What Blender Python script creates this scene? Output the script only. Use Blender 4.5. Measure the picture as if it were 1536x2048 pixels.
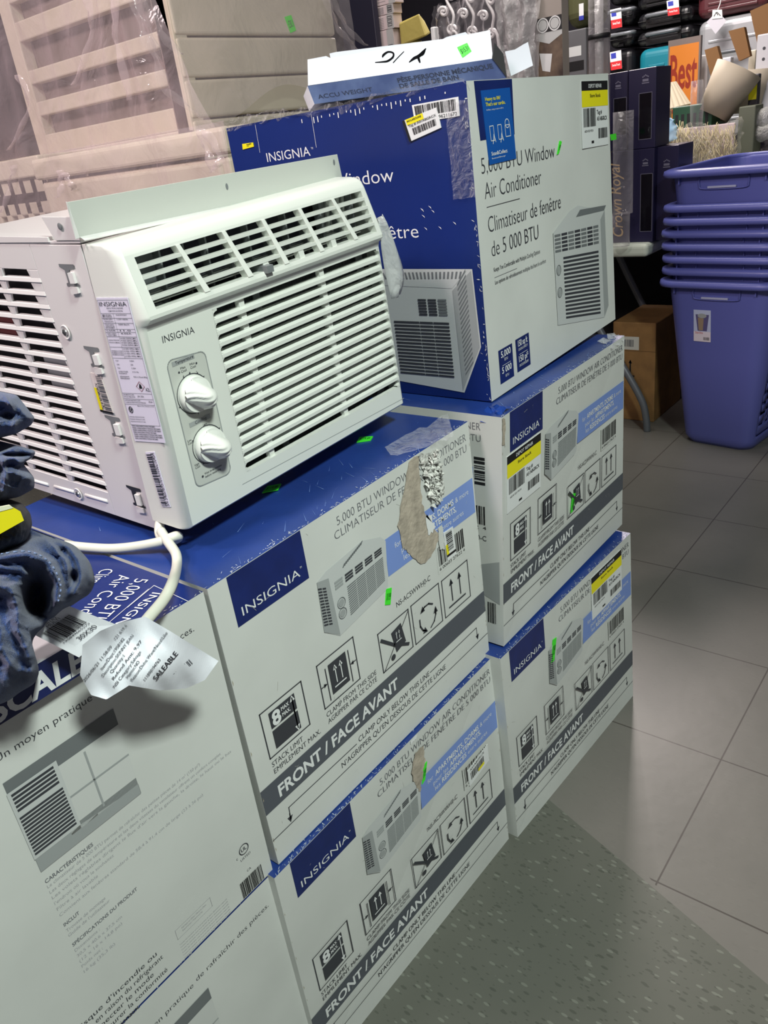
import bpy, bmesh, math, random
from mathutils import Vector, Matrix, noise
for o in list(bpy.data.objects): bpy.data.objects.remove(o)
random.seed(7)
SC = bpy.context.scene
COL = SC.collection
V = Vector

# ------------------------------------------------------------------ camera
CAM_POS = V((-0.3899, -0.5906, 1.1603))
CAM_R = Matrix(((0.61320059, 0.40722006, -0.67687285),
                (-0.78013396, 0.17768538, -0.59984908),
                (-0.12400017, 0.89587931, 0.42664297)))
FPX = 1573.79
cam = bpy.data.cameras.new('camera'); cam_o = bpy.data.objects.new('camera', cam); COL.objects.link(cam_o)
cam_o.matrix_world = Matrix.Translation(CAM_POS) @ CAM_R.to_4x4()
cam.sensor_fit = 'VERTICAL'; cam.sensor_height = 36; cam.sensor_width = 27
cam.lens = FPX / 2048 * 36; cam.clip_start = 0.02; cam.clip_end = 60
SC.camera = cam_o

# ------------------------------------------------------------------ world, lamps, exposure
SC.view_settings.view_transform = 'Standard'; SC.view_settings.look = 'None'
SC.view_settings.gamma = 1; SC.view_settings.use_curve_mapping = False
SC.view_settings.exposure = 0.0
w = bpy.data.worlds.new('world'); SC.world = w; w.use_nodes = True
w.node_tree.nodes['Background'].inputs[0].default_value = (0.72, 0.72, 0.78, 1)
w.node_tree.nodes['Background'].inputs[1].default_value = 0.16
def area(name, loc, target, size, power, color, size_y=None, spread=180):
    l = bpy.data.lights.new(name, 'AREA'); l.energy = power; l.color = color; l.size = size
    l.spread = math.radians(spread)
    if size_y: l.shape = 'RECTANGLE'; l.size_y = size_y
    o = bpy.data.objects.new(name, l); COL.objects.link(o); o.location = loc
    o.rotation_euler = (V(target) - V(loc)).to_track_quat('-Z', 'Y').to_euler()
    return o
area('ceiling_lamp_aisle', (-0.35, -1.6, 2.7), (0.25, 0.0, 0.65), 0.26, 21, (0.90, 1.0, 0.92), spread=100)
area('ceiling_lamp_left', (-1.15, 0.25, 2.75), (0.4, 0.1, 0.5), 0.30, 30, (1.0, 0.84, 0.85))
area('added_fill_rear', (-1.3, 1.7, 2.9), (0.9, 0.9, 1.2), 0.5, 19, (1.0, 0.84, 0.84), spread=110)  # unseen pink fill, added to brighten the drawer tower
area('ceiling_lamp_far', (4.3, 1.5, 3.0), (1.0, -0.2, 0.0), 0.45, 75, (1.0, 0.88, 0.84))
area('ceiling_lamp_back', (2.3, 1.0, 3.1), (4.2, 1.2, 1.0), 0.9, 46, (1.0, 0.93, 0.88), spread=120)

def at(px, py, axis, val):
    """the point of the plane <axis>=val that the photo shows at pixel (px,py)"""
    d = CAM_R @ V(((px - 768) / FPX, -(py - 1024) / FPX, -1))
    s = (val - CAM_POS[axis]) / d[axis]
    return CAM_POS + d * s

# ------------------------------------------------------------------ materials
def lin(c):
    return tuple(((x / 255) / 12.92 if x / 255 <= 0.04045 else ((x / 255 + 0.055) / 1.055) ** 2.4) for x in c) + (1,)
MATS = {}
def mat(name, rgb, rough=0.5, metal=0.0, spec=0.5, noise_amt=0.0, nscale=40, bump=0.0, bscale=200, coat=0.0, trans=0.0, rgb2=None, emit=0.0):
    if name in MATS: return MATS[name]
    m = bpy.data.materials.new(name); m.use_nodes = True; nt = m.node_tree; b = nt.nodes['Principled BSDF']
    b.inputs['Base Color'].default_value = lin(rgb); b.inputs['Roughness'].default_value = rough
    b.inputs['Metallic'].default_value = metal; b.inputs['Specular IOR Level'].default_value = spec
    b.inputs['Coat Weight'].default_value = coat; b.inputs['Coat Roughness'].default_value = 0.15
    b.inputs['Transmission Weight'].default_value = trans
    tc = nt.nodes.new('ShaderNodeTexCoord')
    if noise_amt > 0:
        n = nt.nodes.new('ShaderNodeTexNoise'); n.inputs['Scale'].default_value = nscale; n.inputs['Detail'].default_value = 6
        r = nt.nodes.new('ShaderNodeValToRGB'); r.color_ramp.elements[0].position = 0.35; r.color_ramp.elements[1].position = 0.65
        c2 = rgb2 or tuple(max(0, x * (1 - noise_amt)) for x in rgb)
        r.color_ramp.elements[0].color = lin(c2); r.color_ramp.elements[1].color = lin(rgb)
        nt.links.new(tc.outputs['Object'], n.inputs['Vector']); nt.links.new(n.outputs['Fac'], r.inputs['Fac'])
        nt.links.new(r.outputs['Color'], b.inputs['Base Color'])
    if bump > 0:
        n2 = nt.nodes.new('ShaderNodeTexNoise'); n2.inputs['Scale'].default_value = bscale; n2.inputs['Detail'].default_value = 3
        bp = nt.nodes.new('ShaderNodeBump'); bp.inputs['Strength'].default_value = bump; bp.inputs['Distance'].default_value = 0.003
        nt.links.new(tc.outputs['Object'], n2.inputs['Vector']); nt.links.new(n2.outputs['Fac'], bp.inputs['Height'])
        nt.links.new(bp.outputs['Normal'], b.inputs['Normal'])
    MATS[name] = m; return m
def clear_mat(name, tint, alpha, rough=0.12, bump=0.4, bscale=30):
    """thin clear film: mostly see-through, with a faint milky body and a sharp sheen"""
    if name in MATS: return MATS[name]
    m = bpy.data.materials.new(name); m.use_nodes = True; nt = m.node_tree
    b = nt.nodes['Principled BSDF']; b.inputs['Base Color'].default_value = lin(tint); b.inputs['Roughness'].default_value = rough
    b.inputs['Specular IOR Level'].default_value = 1.0
    out = nt.nodes['Material Output']; t = nt.nodes.new('ShaderNodeBsdfTransparent'); mx = nt.nodes.new('ShaderNodeMixShader')
    fr = nt.nodes.new('ShaderNodeLayerWeight'); fr.inputs['Blend'].default_value = 0.25
    ad = nt.nodes.new('ShaderNodeMath'); ad.operation = 'MULTIPLY_ADD'; ad.inputs[1].default_value = 0.55; ad.inputs[2].default_value = alpha; ad.use_clamp = True
    tc = nt.nodes.new('ShaderNodeTexCoord'); n2 = nt.nodes.new('ShaderNodeTexNoise'); n2.inputs['Scale'].default_value = bscale
    n2.inputs['Detail'].default_value = 4; n2.inputs['Distortion'].default_value = 1.5
    bp = nt.nodes.new('ShaderNodeBump'); bp.inputs['Strength'].default_value = bump; bp.inputs['Distance'].default_value = 0.01
    L = nt.links.new
    L(tc.outputs['Object'], n2.inputs['Vector']); L(n2.outputs['Fac'], bp.inputs['Height']); L(bp.outputs['Normal'], b.inputs['Normal']); L(bp.outputs['Normal'], fr.inputs['Normal'])
    L(fr.outputs['Facing'], ad.inputs[0]); L(ad.outputs[0], mx.inputs['Fac']); L(t.outputs[0], mx.inputs[1]); L(b.outputs[0], mx.inputs[2]); L(mx.outputs[0], out.inputs['Surface'])
    MATS[name] = m; return m

CW = mat('carton_white', (214, 216, 212), 0.42, spec=0.4, noise_amt=0.045, nscale=6, bump=0.10, bscale=14)
NAVY = mat('print_navy', (23, 40, 104), 0.35, noise_amt=0.12, nscale=30)
TOPB = mat('carton_blue_top', (34, 62, 136), 0.30, noise_amt=0.12, nscale=8, bump=0.12, bscale=30)
SIDEB = mat('carton_blue_side', (21, 42, 110), 0.33, noise_amt=0.06, nscale=5, bump=0.15, bscale=30)
GREY = mat('print_grey', (84, 88, 96), 0.45)
DGREY = mat('print_dark', (58, 60, 66), 0.45)
TXT = mat('print_text_grey', (104, 106, 112), 0.5)
LTXT = mat('print_text_faint', (168, 168, 172), 0.5)
LILAC = mat('print_lilac', (122, 148, 212), 0.4)
WHT = mat('print_white', (228, 230, 230), 0.45)
BLK = mat('print_black', (26, 26, 28), 0.45)
PG1 = mat('print_picture_light', (196, 199, 198), 0.45)
PG2 = mat('print_picture_mid', (158, 162, 162), 0.45)
PG3 = mat('print_picture_shade', (112, 116, 118), 0.45)
YEL = mat('label_yellow', (238, 226, 30), 0.4)
GRN = mat('sticker_green', (70, 235, 50), 0.5)
PAPER = mat('paper_white', (236, 237, 242), 0.6, bump=0.15, bscale=60)
KRAFT = mat('bare_cardboard', (186, 174, 158), 0.8, noise_amt=0.15, nscale=60, bump=0.5, bscale=150)
TORNW = mat('torn_paper', (226, 226, 220), 0.8, noise_amt=0.3, nscale=120, bump=1.0, bscale=200)
BROWN = mat('brown_cardboard', (150, 112, 66), 0.7, noise_amt=0.12, nscale=20)
ACW = mat('ac_white_plastic', (222, 225, 218), 0.32, spec=0.5)
ACM = mat('ac_white_sheet_metal', (226, 224, 222), 0.25, spec=0.6)
ACG = mat('ac_panel_grey', (196, 199, 192), 0.35)
ACD = mat('ac_dark_inside', (38, 40, 48), 0.6)
ACF = mat('ac_filter_mesh', (74, 78, 80), 0.8, noise_amt=0.35, nscale=400)
ACI = mat('ac_inner_grey', (120, 124, 126), 0.5)
CORD = mat('cord_white', (218, 218, 204), 0.4)
STEEL = mat('screw_steel', (190, 190, 190), 0.3, metal=0.9)

# ------------------------------------------------------------------ mesh helpers
class MB:
    def __init__(s): s.v = []; s.f = []; s.m = []; s.mats = []; s.smooth = []
    def mi(s, m):
        if m not in s.mats: s.mats.append(m)
        return s.mats.index(m)
    def add(s, vs, fs, m, smooth=False):
        b = len(s.v); s.v += [tuple(v) for v in vs]; k = s.mi(m)
        for f in fs: s.f.append(tuple(b + i for i in f)); s.m.append(k); s.smooth.append(smooth)
    def quad(s, a, b, c, d, m): s.add([a, b, c, d], [(0, 1, 2, 3)], m)
    def poly(s, pts, m): s.add(pts, [tuple(range(len(pts)))], m)
    def hexa(s, p, m):
        """8 corners: 4 of one face in order, then the 4 opposite ones; m: one material or six (first, second, four sides)"""
        fs = [(0, 1, 2, 3), (7, 6, 5, 4), (1, 0, 4, 5), (2, 1, 5, 6), (3, 2, 6, 7), (0, 3, 7, 4)]
        b = len(s.v); s.v += [tuple(v) for v in p]
        for i, f in enumerate(fs):
            mm = m[i] if isinstance(m, (list, tuple)) else m
            s.f.append(tuple(b + k for k in f)); s.m.append(s.mi(mm)); s.smooth.append(False)
    def box(s, lo, hi, m, T=None):
        x0, y0, z0 = lo; x1, y1, z1 = hi
        p = [V((x0, y0, z0)), V((x1, y0, z0)), V((x1, y0, z1)), V((x0, y0, z1)), V((x0, y1, z0)), V((x1, y1, z0)), V((x1, y1, z1)), V((x0, y1, z1))]
        if T: p = [T(q) for q in p]
        s.hexa(p, m)
    def tube(s, pts, r, m, n=10, closed_ends=True, T=None):
        pts = [V(p) for p in pts]; rs = r if isinstance(r, (list, tuple)) else [r] * len(pts)
        ring = []; up = V((0, 0, 1))
        for i, p in enumerate(pts):
            t = (pts[min(i + 1, len(pts) - 1)] - pts[max(i - 1, 0)]).normalized()
            if abs(t.dot(up)) > 0.95: up = V((1, 0, 0))
            a = t.cross(up).normalized(); b = a.cross(t).normalized(); up = b
            for k in range(n):
                an = 2 * math.pi * k / n; ring.append(p + (a * math.cos(an) + b * math.sin(an)) * rs[i])
        fs = []
        for i in range(len(pts) - 1):
            for k in range(n): fs.append((i * n + k, i * n + (k + 1) % n, (i + 1) * n + (k + 1) % n, (i + 1) * n + k))
        if closed_ends: fs.append(tuple(range(n - 1, -1, -1))); fs.append(tuple((len(pts) - 1) * n + k for k in range(n)))
        if T: ring = [T(q) for q in ring]
        s.add(ring, fs, m, True)
    def build(s, name, parent=None, bevel=0, smooth=False, seg=2, at_origin=True):
        me = bpy.data.meshes.new(name); me.from_pydata(s.v, [], s.f)
        for m in s.mats: me.materials.append(m)
        me.polygons.foreach_set('material_index', s.m)
        me.polygons.foreach_set('use_smooth', [smooth or q for q in s.smooth]); me.update()
        o = bpy.data.objects.new(name, me); COL.objects.link(o)
        if parent: o.parent = parent
        if bevel:
            b = o.modifiers.new('bevel', 'BEVEL'); b.width = bevel; b.segments = seg; b.limit_method = 'ANGLE'; b.angle_limit = math.radians(40)
            b.use_clamp_overlap = True
        return o
def tag(o, label=None, cat=None, group=None, kind=None):
    if label: o['label'] = label
    if cat: o['category'] = cat
    if group: o['group'] = group
    if kind: o['kind'] = kind
    return o
def empty(name, loc, label=None, cat=None, group=None):
    o = bpy.data.objects.new(name, None); COL.objects.link(o); o.location = loc; o.empty_display_size = 0.05
    return tag(o, label, cat, group)

_TX = {}
def text_geo(s, off=0.0):
    k = (s, off)
    if k in _TX: return _TX[k]
    cu = bpy.data.curves.new('t', 'FONT'); cu.body = s; cu.size = 1; cu.resolution_u = 3; cu.offset = off; cu.fill_mode = 'FRONT'
    ob = bpy.data.objects.new('t', cu); COL.objects.link(ob)
    dg = bpy.context.evaluated_depsgraph_get(); me = bpy.data.meshes.new_from_object(ob.evaluated_get(dg))
    vs = [(v.co.x, v.co.y) for v in me.vertices]; fs = [tuple(p.vertices) for p in me.polygons]
    bpy.data.objects.remove(ob); bpy.data.curves.remove(cu); bpy.data.meshes.remove(me)
    x0 = min(v[0] for v in vs) if vs else 0; x1 = max(v[0] for v in vs) if vs else 1
    _TX[k] = (vs, fs, x0, x1); return _TX[k]
CAP = 0.0
def cap_h():
    global CAP
    if not CAP: CAP = max(v[1] for v in text_geo('H')[0])
    return CAP

class Art:
    """flat printing on a bilinear face; u to the right, v up, both 0..1"""
    def __init__(s, mb, bl, br, tr, tl, W, H):
        s.mb = mb; s.c = [V(bl), V(br), V(tr), V(tl)]; s.W = W; s.H = H
        s.n = (s.c[1] - s.c[0]).cross(s.c[3] - s.c[0]).normalized()
    def P(s, u, v, h=1):
        a, b, c, d = s.c
        return a * (1 - u) * (1 - v) + b * u * (1 - v) + c * u * v + d * (1 - u) * v + s.n * (0.00035 * h)
    def poly(s, pts, m, h=1): s.mb.poly([s.P(u, v, h) for u, v in pts], m)
    def rect(s, u0, v0, u1, v1, m, h=1): s.poly([(u0, v0), (u1, v0), (u1, v1), (u0, v1)], m, h)
    def line(s, pts, w, m, h=1, closed=False):
        """polyline, w in metres"""
        q = [V((u * s.W, v * s.H)) for u, v in pts]
        if closed: q.append(q[0])
        for a, b in zip(q, q[1:]):
            d = b - a
            if d.length < 1e-7: continue
            d.normalize(); n = V((-d.y, d.x)) * w / 2; e = d * w / 2
            s.poly([((p.x) / s.W, (p.y) / s.H) for p in (a - e + n * -1, b + e + n * -1, b + e + n, a - e + n)], m, h)
    def disc(s, u, v, r, m, h=1, n=20, r_in=None, sv=1.0):
        if r_in is None:
            s.poly([(u + r * math.cos(2 * math.pi * k / n) / s.W, v + sv * r * math.sin(2 * math.pi * k / n) / s.H) for k in range(n)], m, h)
        else:
            for k in range(n):
                a, b = 2 * math.pi * k / n, 2 * math.pi * (k + 1) / n
                s.poly([(u + q * math.cos(t) / s.W, v + sv * q * math.sin(t) / s.H) for q, t in ((r, a), (r, b), (r_in, b), (r_in, a))], m, h)
    def arrow(s, p, q, w, head, m, h=1):
        s.line([p, q], w, m, h)
        a = V((q[0] * s.W, q[1] * s.H)); d = (a - V((p[0] * s.W, p[1] * s.H))).normalized(); n = V((-d.y, d.x))
        tip = a + d * head * 0.5; l = a - d * head * 0.5 + n * head * 0.5; r = a - d * head * 0.5 - n * head * 0.5
        s.poly([(t.x / s.W, t.y / s.H) for t in (l, r, tip)], m, h)
    def text(s, t, p0, p1, cap, m, off=0.0, h=1, slant=0.0):
        """baseline from p0 to p1 (stretched to fit), capital height cap as a share of H (or metres when the line turns)"""
        vs, fs, x0, x1 = text_geo(t, off); c = cap_h()
        a = V((p0[0] * s.W, p0[1] * s.H)); b = V((p1[0] * s.W, p1[1] * s.H)); d = (b - a); L = d.length; d.normalize(); n = V((-d.y, d.x))
        ch = cap * s.H
        out = []
        for x, y in vs:
            yy = y / c * ch; q = a + d * ((x - x0) / (x1 - x0) * L + slant * yy) + n * yy
            out.append(s.P(q.x / s.W, q.y / s.H, h))
        s.mb.add(out, fs, m)
    def barcode(s, u0, v0, u1, v1, m, n=34, seed=1, h=1, horiz=False):
        r = random.Random(seed); x = 0.0; xs = []
        while x < 1:
            wd = r.choice((1, 1, 2, 3)) / (n * 2.2); gp = r.choice((1, 1, 2)) / (n * 2.2)
            xs.append((x, min(1, x + wd))); x += wd + gp
        for a, b in xs:
            if horiz: s.rect(u0, v0 + (v1 - v0) * a, u1, v0 + (v1 - v0) * b, m, h)
            else: s.rect(u0 + (u1 - u0) * a, v0, u0 + (u1 - u0) * b, v1, m, h)

def sticker(name, art, pts, m, parent, fn=None, label=None, thick=0.0004, h=2):
    """a thin paper rectangle stuck on a face, pts: bl br tr tl in the face's u,v"""
    mb = MB(); lo = [art.P(u, v, 0.6) for u, v in pts]; hi = [p + art.n * (0.00035 * h + thick) for p in [art.P(u, v, 0) for u, v in pts]]
    mb.hexa(lo + hi, m)
    if fn:
        A = Art(mb, *[p + art.n * 0.0000 for p in hi], (hi[1] - hi[0]).length, (hi[3] - hi[0]).length); fn(A)
    o = mb.build(name, parent)
    if label: o['label'] = label
    return o
def green_art(txt):
    return lambda A: A.text(txt, (0.12, 0.3), (0.88, 0.3), 0.42, mat('sticker_ink', (20, 90, 20), 0.6), 0.01)
def repair_art(A):
    A.rect(0, 0.86, 1, 1, BLK, 1); A.text('DEPOT REPAIR', (0.25, 0.90), (0.75, 0.90), 0.055, WHT, 0.01, 2)
    A.rect(0, 0.62, 1, 0.86, YEL, 1); A.text('Store Stock', (0.3, 0.76), (0.7, 0.76), 0.05, BLK, 0.01, 2)
    A.barcode(0.05, 0.32, 0.5, 0.60, BLK, 24, 5, 1); A.text('Tag #', (0.55, 0.50), (0.75, 0.50), 0.06, BLK, 0.015, 1)
    A.text('A51ABGRCX', (0.55, 0.40), (0.95, 0.40), 0.06, BLK, 0.02, 1); A.text('6024 02/19/24', (0.08, 0.24), (0.4, 0.24), 0.035, BLK, 0, 1)
    A.barcode(0.6, 0.12, 0.95, 0.28, BLK, 18, 8, 1); A.rect(0.33, 0.06, 0.42, 0.10, BLK)

def carton(name, f, b, mats, label, group=None, bevel=0.003):
    """f: front bl br tr tl, b: the same four at the back; mats: front back bottom right top left"""
    mb = MB(); mb.hexa([V(p) for p in f] + [V(p) for p in b], mats)
    return mb

# ------------------------------------------------------------------ the room
def floor_mat():
    m = bpy.data.materials.new('floor_tile'); m.use_nodes = True; nt = m.node_tree; L = nt.links.new; N = nt.nodes.new
    b = nt.nodes['Principled BSDF']; b.inputs['Roughness'].default_value = 0.38
    tc = N('ShaderNodeTexCoord'); sep = N('ShaderNodeSeparateXYZ'); L(tc.outputs['Object'], sep.inputs[0])
    def mth(op, a, b_=None, c=None, clamp=False):
        n = N('ShaderNodeMath'); n.operation = op; n.use_clamp = clamp
        for i, x in enumerate((a, b_, c)):
            if x is None: continue
            if isinstance(x, (int, float)): n.inputs[i].default_value = x
            else: L(x, n.inputs[i])
        return n.outputs[0]
    # darker, greener and more speckled beside the cartons, paler and smoother further out
    x, y = sep.outputs['X'], sep.outputs['Y']
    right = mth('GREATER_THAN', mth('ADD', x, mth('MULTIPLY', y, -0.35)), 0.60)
    def joint(c, off):
        fr = mth('FRACT', mth('DIVIDE', mth('SUBTRACT', c, off), 0.3265)); d = mth('ABSOLUTE', mth('SUBTRACT', fr, 0.5))
        return mth('GREATER_THAN', d, 0.4955)
    j = mth('MULTIPLY', mth('MAXIMUM', joint(x, 0.5195), joint(y, -0.281 + 0.01)), mth('GREATER_THAN', mth('ADD', x, mth('MULTIPLY', y, -0.6)), 0.675))
    n1 = N('ShaderNodeTexNoise'); n1.inputs['Scale'].default_value = 5; n1.inputs['Detail'].default_value = 8; L(tc.outputs['Object'], n1.inputs['Vector'])
    base = N('ShaderNodeMixRGB'); base.inputs[1].default_value = lin((106, 104, 99)); base.inputs[2].default_value = lin((128, 124, 118)); L(n1.outputs['Fac'], base.inputs[0])
    map_ = N('ShaderNodeMapping'); map_.inputs['Scale'].default_value = (1, 0.38, 1); map_.inputs['Rotation'].default_value = (0, 0, 0.6); L(tc.outputs['Object'], map_.inputs[0])
    def speck(scale, thr, seed):
        v = N('ShaderNodeTexVoronoi'); v.inputs['Scale'].default_value = scale; v.feature = 'F1'; v.inputs['Randomness'].default_value = 1
        mp = N('ShaderNodeVectorMath'); mp.operation = 'ADD'; mp.inputs[1].default_value = (seed, seed * .7, 0); L(map_.outputs[0], mp.inputs[0]); L(mp.outputs[0], v.inputs['Vector'])
        sc = N('ShaderNodeSeparateColor'); L(v.outputs['Color'], sc.inputs[0])
        return mth('MULTIPLY', mth('LESS_THAN', v.outputs['Distance'], thr), mth('GREATER_THAN', sc.outputs[0], 0.55))
    dk = speck(110, 0.24, 3.1); dk2 = speck(230, 0.25, 7.7); lt = speck(120, 0.26, 11.3)
    speckw = mth('SUBTRACT', 1.0, mth('MULTIPLY', right, 0.88))
    def mixc(col_in, fac, rgb):
        mx = N('ShaderNodeMixRGB'); L(fac, mx.inputs[0]); L(col_in, mx.inputs[1]); mx.inputs[2].default_value = lin(rgb); return mx.outputs[0]
    c = base.outputs[0]
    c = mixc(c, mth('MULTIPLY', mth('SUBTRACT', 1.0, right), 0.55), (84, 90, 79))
    c = mixc(c, mth('MULTIPLY', mth('MAXIMUM', dk, dk2), mth('MULTIPLY', speckw, 0.42)), (58, 62, 54))
    c = mixc(c, mth('MULTIPLY', lt, mth('MULTIPLY', speckw, 0.30)), (158, 162, 150))
    c = mixc(c, mth('MULTIPLY', j, 0.85), (70, 64, 60))
    L(c, b.inputs['Base Color'])
    bp = N('ShaderNodeBump'); bp.inputs['Strength'].default_value = 0.15; bp.inputs['Distance'].default_value = 0.002
    n3 = N('ShaderNodeTexNoise'); n3.inputs['Scale'].default_value = 25; L(tc.outputs['Object'], n3.inputs['Vector']); L(n3.outputs['Fac'], bp.inputs['Height']); L(bp.outputs[0], b.inputs['Normal'])
    return m
def slab(name, lo, hi, m, kind='structure'):
    mb = MB(); mb.box(lo, hi, m); o = mb.build(name); o['kind'] = kind; return o
WALL = mat('wall_dark_paint', (46, 44, 54), 0.8); CEIL = mat('ceiling_panel', (96, 94, 94), 0.9)
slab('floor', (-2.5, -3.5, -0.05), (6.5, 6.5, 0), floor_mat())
slab('wall_right', (5.6, -3.5, 0), (5.7, 6.5, 3.3), WALL)
slab('wall_back', (-2.5, 4.4, 0), (5.6, 4.5, 3.3), WALL)
slab('ceiling', (-2.5, -3.5, 3.3), (6.5, 6.5, 3.35), CEIL)

# ------------------------------------------------------------------ cartons of window air conditioners
def small_ac_picture(A, pts):
    """the printed picture of the air conditioner; pts maps picture space (0..1) by four corners"""
    (ax, ay), (bx, by), (cx, cy), (dx, dy) = pts
    def q(u, v): return (ax * (1 - u) * (1 - v) + bx * u * (1 - v) + cx * u * v + dx * (1 - u) * v, ay * (1 - u) * (1 - v) + by * u * (1 - v) + cy * u * v + dy * (1 - u) * v)
    A.poly([q(0, 0), q(1, 0), q(1, 1), q(0, 1)], PG1, 3)
    for i in range(5):
        for k in range(4): A.poly([q(.07 + i * .185, .78 + k * .045), q(.07 + i * .185 + .15, .78 + k * .045), q(.07 + i * .185 + .15, .81 + k * .045), q(.07 + i * .185, .81 + k * .045)], PG3, 4)
    for k in range(15):
        v = .10 + k * .04
        for u0, u1 in ((.27, .42), (.43, .62), (.63, .80), (.81, .95)): A.poly([q(u0, v), q(u1, v), q(u1, v + .024), q(u0, v + .024)], PG3, 4)
    for v in (.36, .56):
        u, vv = q(.15, v); A.disc(u, vv, .009, PG2, 4, 14); A.disc(u, vv, .006, PG1, 5, 12)
def iso_ac_picture(A):
    A.poly([(.300, .812), (.335, .826), (.478, .842), (.548, .812), (.5667, .787), (.5500, .628), (.537, .618), (.3448, .588), (.2934, .640)], PG1, 2)
    A.poly([(.300, .812), (.340, .800), (.345, .592), (.2934, .640)], PG2, 3)
    for k in range(13):
        v = .660 + k * .0105
        A.poly([(.2965 + k * .0002, v), (.311, v - .006), (.311, v), (.2965 + k * .0002, v + .006)], DGREY, 4); A.poly([(.3135, v - .008), (.325, v - .014), (.325, v - .008), (.3135, v - .002)], DGREY, 4)
    for k in range(12): A.poly([(.392 + k * .0068, .802 + k * .0028), (.397 + k * .0068, .801 + k * .0028), (.405 + k * .0068, .812 + k * .0028), (.400 + k * .0068, .812 + k * .0028)], PG3, 4)
    def q(u, v): return (.3440 + .214 * u + (-.008) * (1 - v), (.596 + .046 * u) * (1 - v) + (.784 + .001 * u) * v)
    for i in range(5):
        for k in range(3): A.poly([q(.06 + i * .185, .80 + k * .055), q(.06 + i * .185 + .14, .80 + k * .055), q(.06 + i * .185 + .14, .84 + k * .055), q(.06 + i * .185, .84 + k * .055)], (DGREY if i in (1, 2, 3, 4) else PG2), 4)
    for k in range(14):
        v = .12 + k * .043
        for u0, u1 in ((.26, .42), (.43, .60), (.61, .78), (.79, .95)): A.poly([q(u0, v), q(u1, v), q(u1, v + .022), q(u0, v + .022)], PG3, 4)
    for v in (.30, .50):
        u, vv = q(.13, v); A.disc(u, vv, .0075, PG3, 4, 14, r_in=.0065); A.disc(u, vv, .005, PG2, 4, 12)
def icon_frame(A, u0, v0, u1, v1): A.line([(u0, v0), (u1, v0), (u1, v1), (u0, v1)], .0016, DGREY, 2, closed=True)
def two_arrows(A, u0, v0, u1, v1, m, h=3, w=.0022):
    W, H = u1 - u0, v1 - v0
    for f in (.32, .64): A.arrow((u0 + W * f, v0 + H * .30), (u0 + W * f, v0 + H * .80), w, .010 * H / .16, m, h)
    A.line([(u0 + W * .18, v0 + H * .18), (u0 + W * .80, v0 + H * .18)], w * 1.2, m, h)
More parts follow.
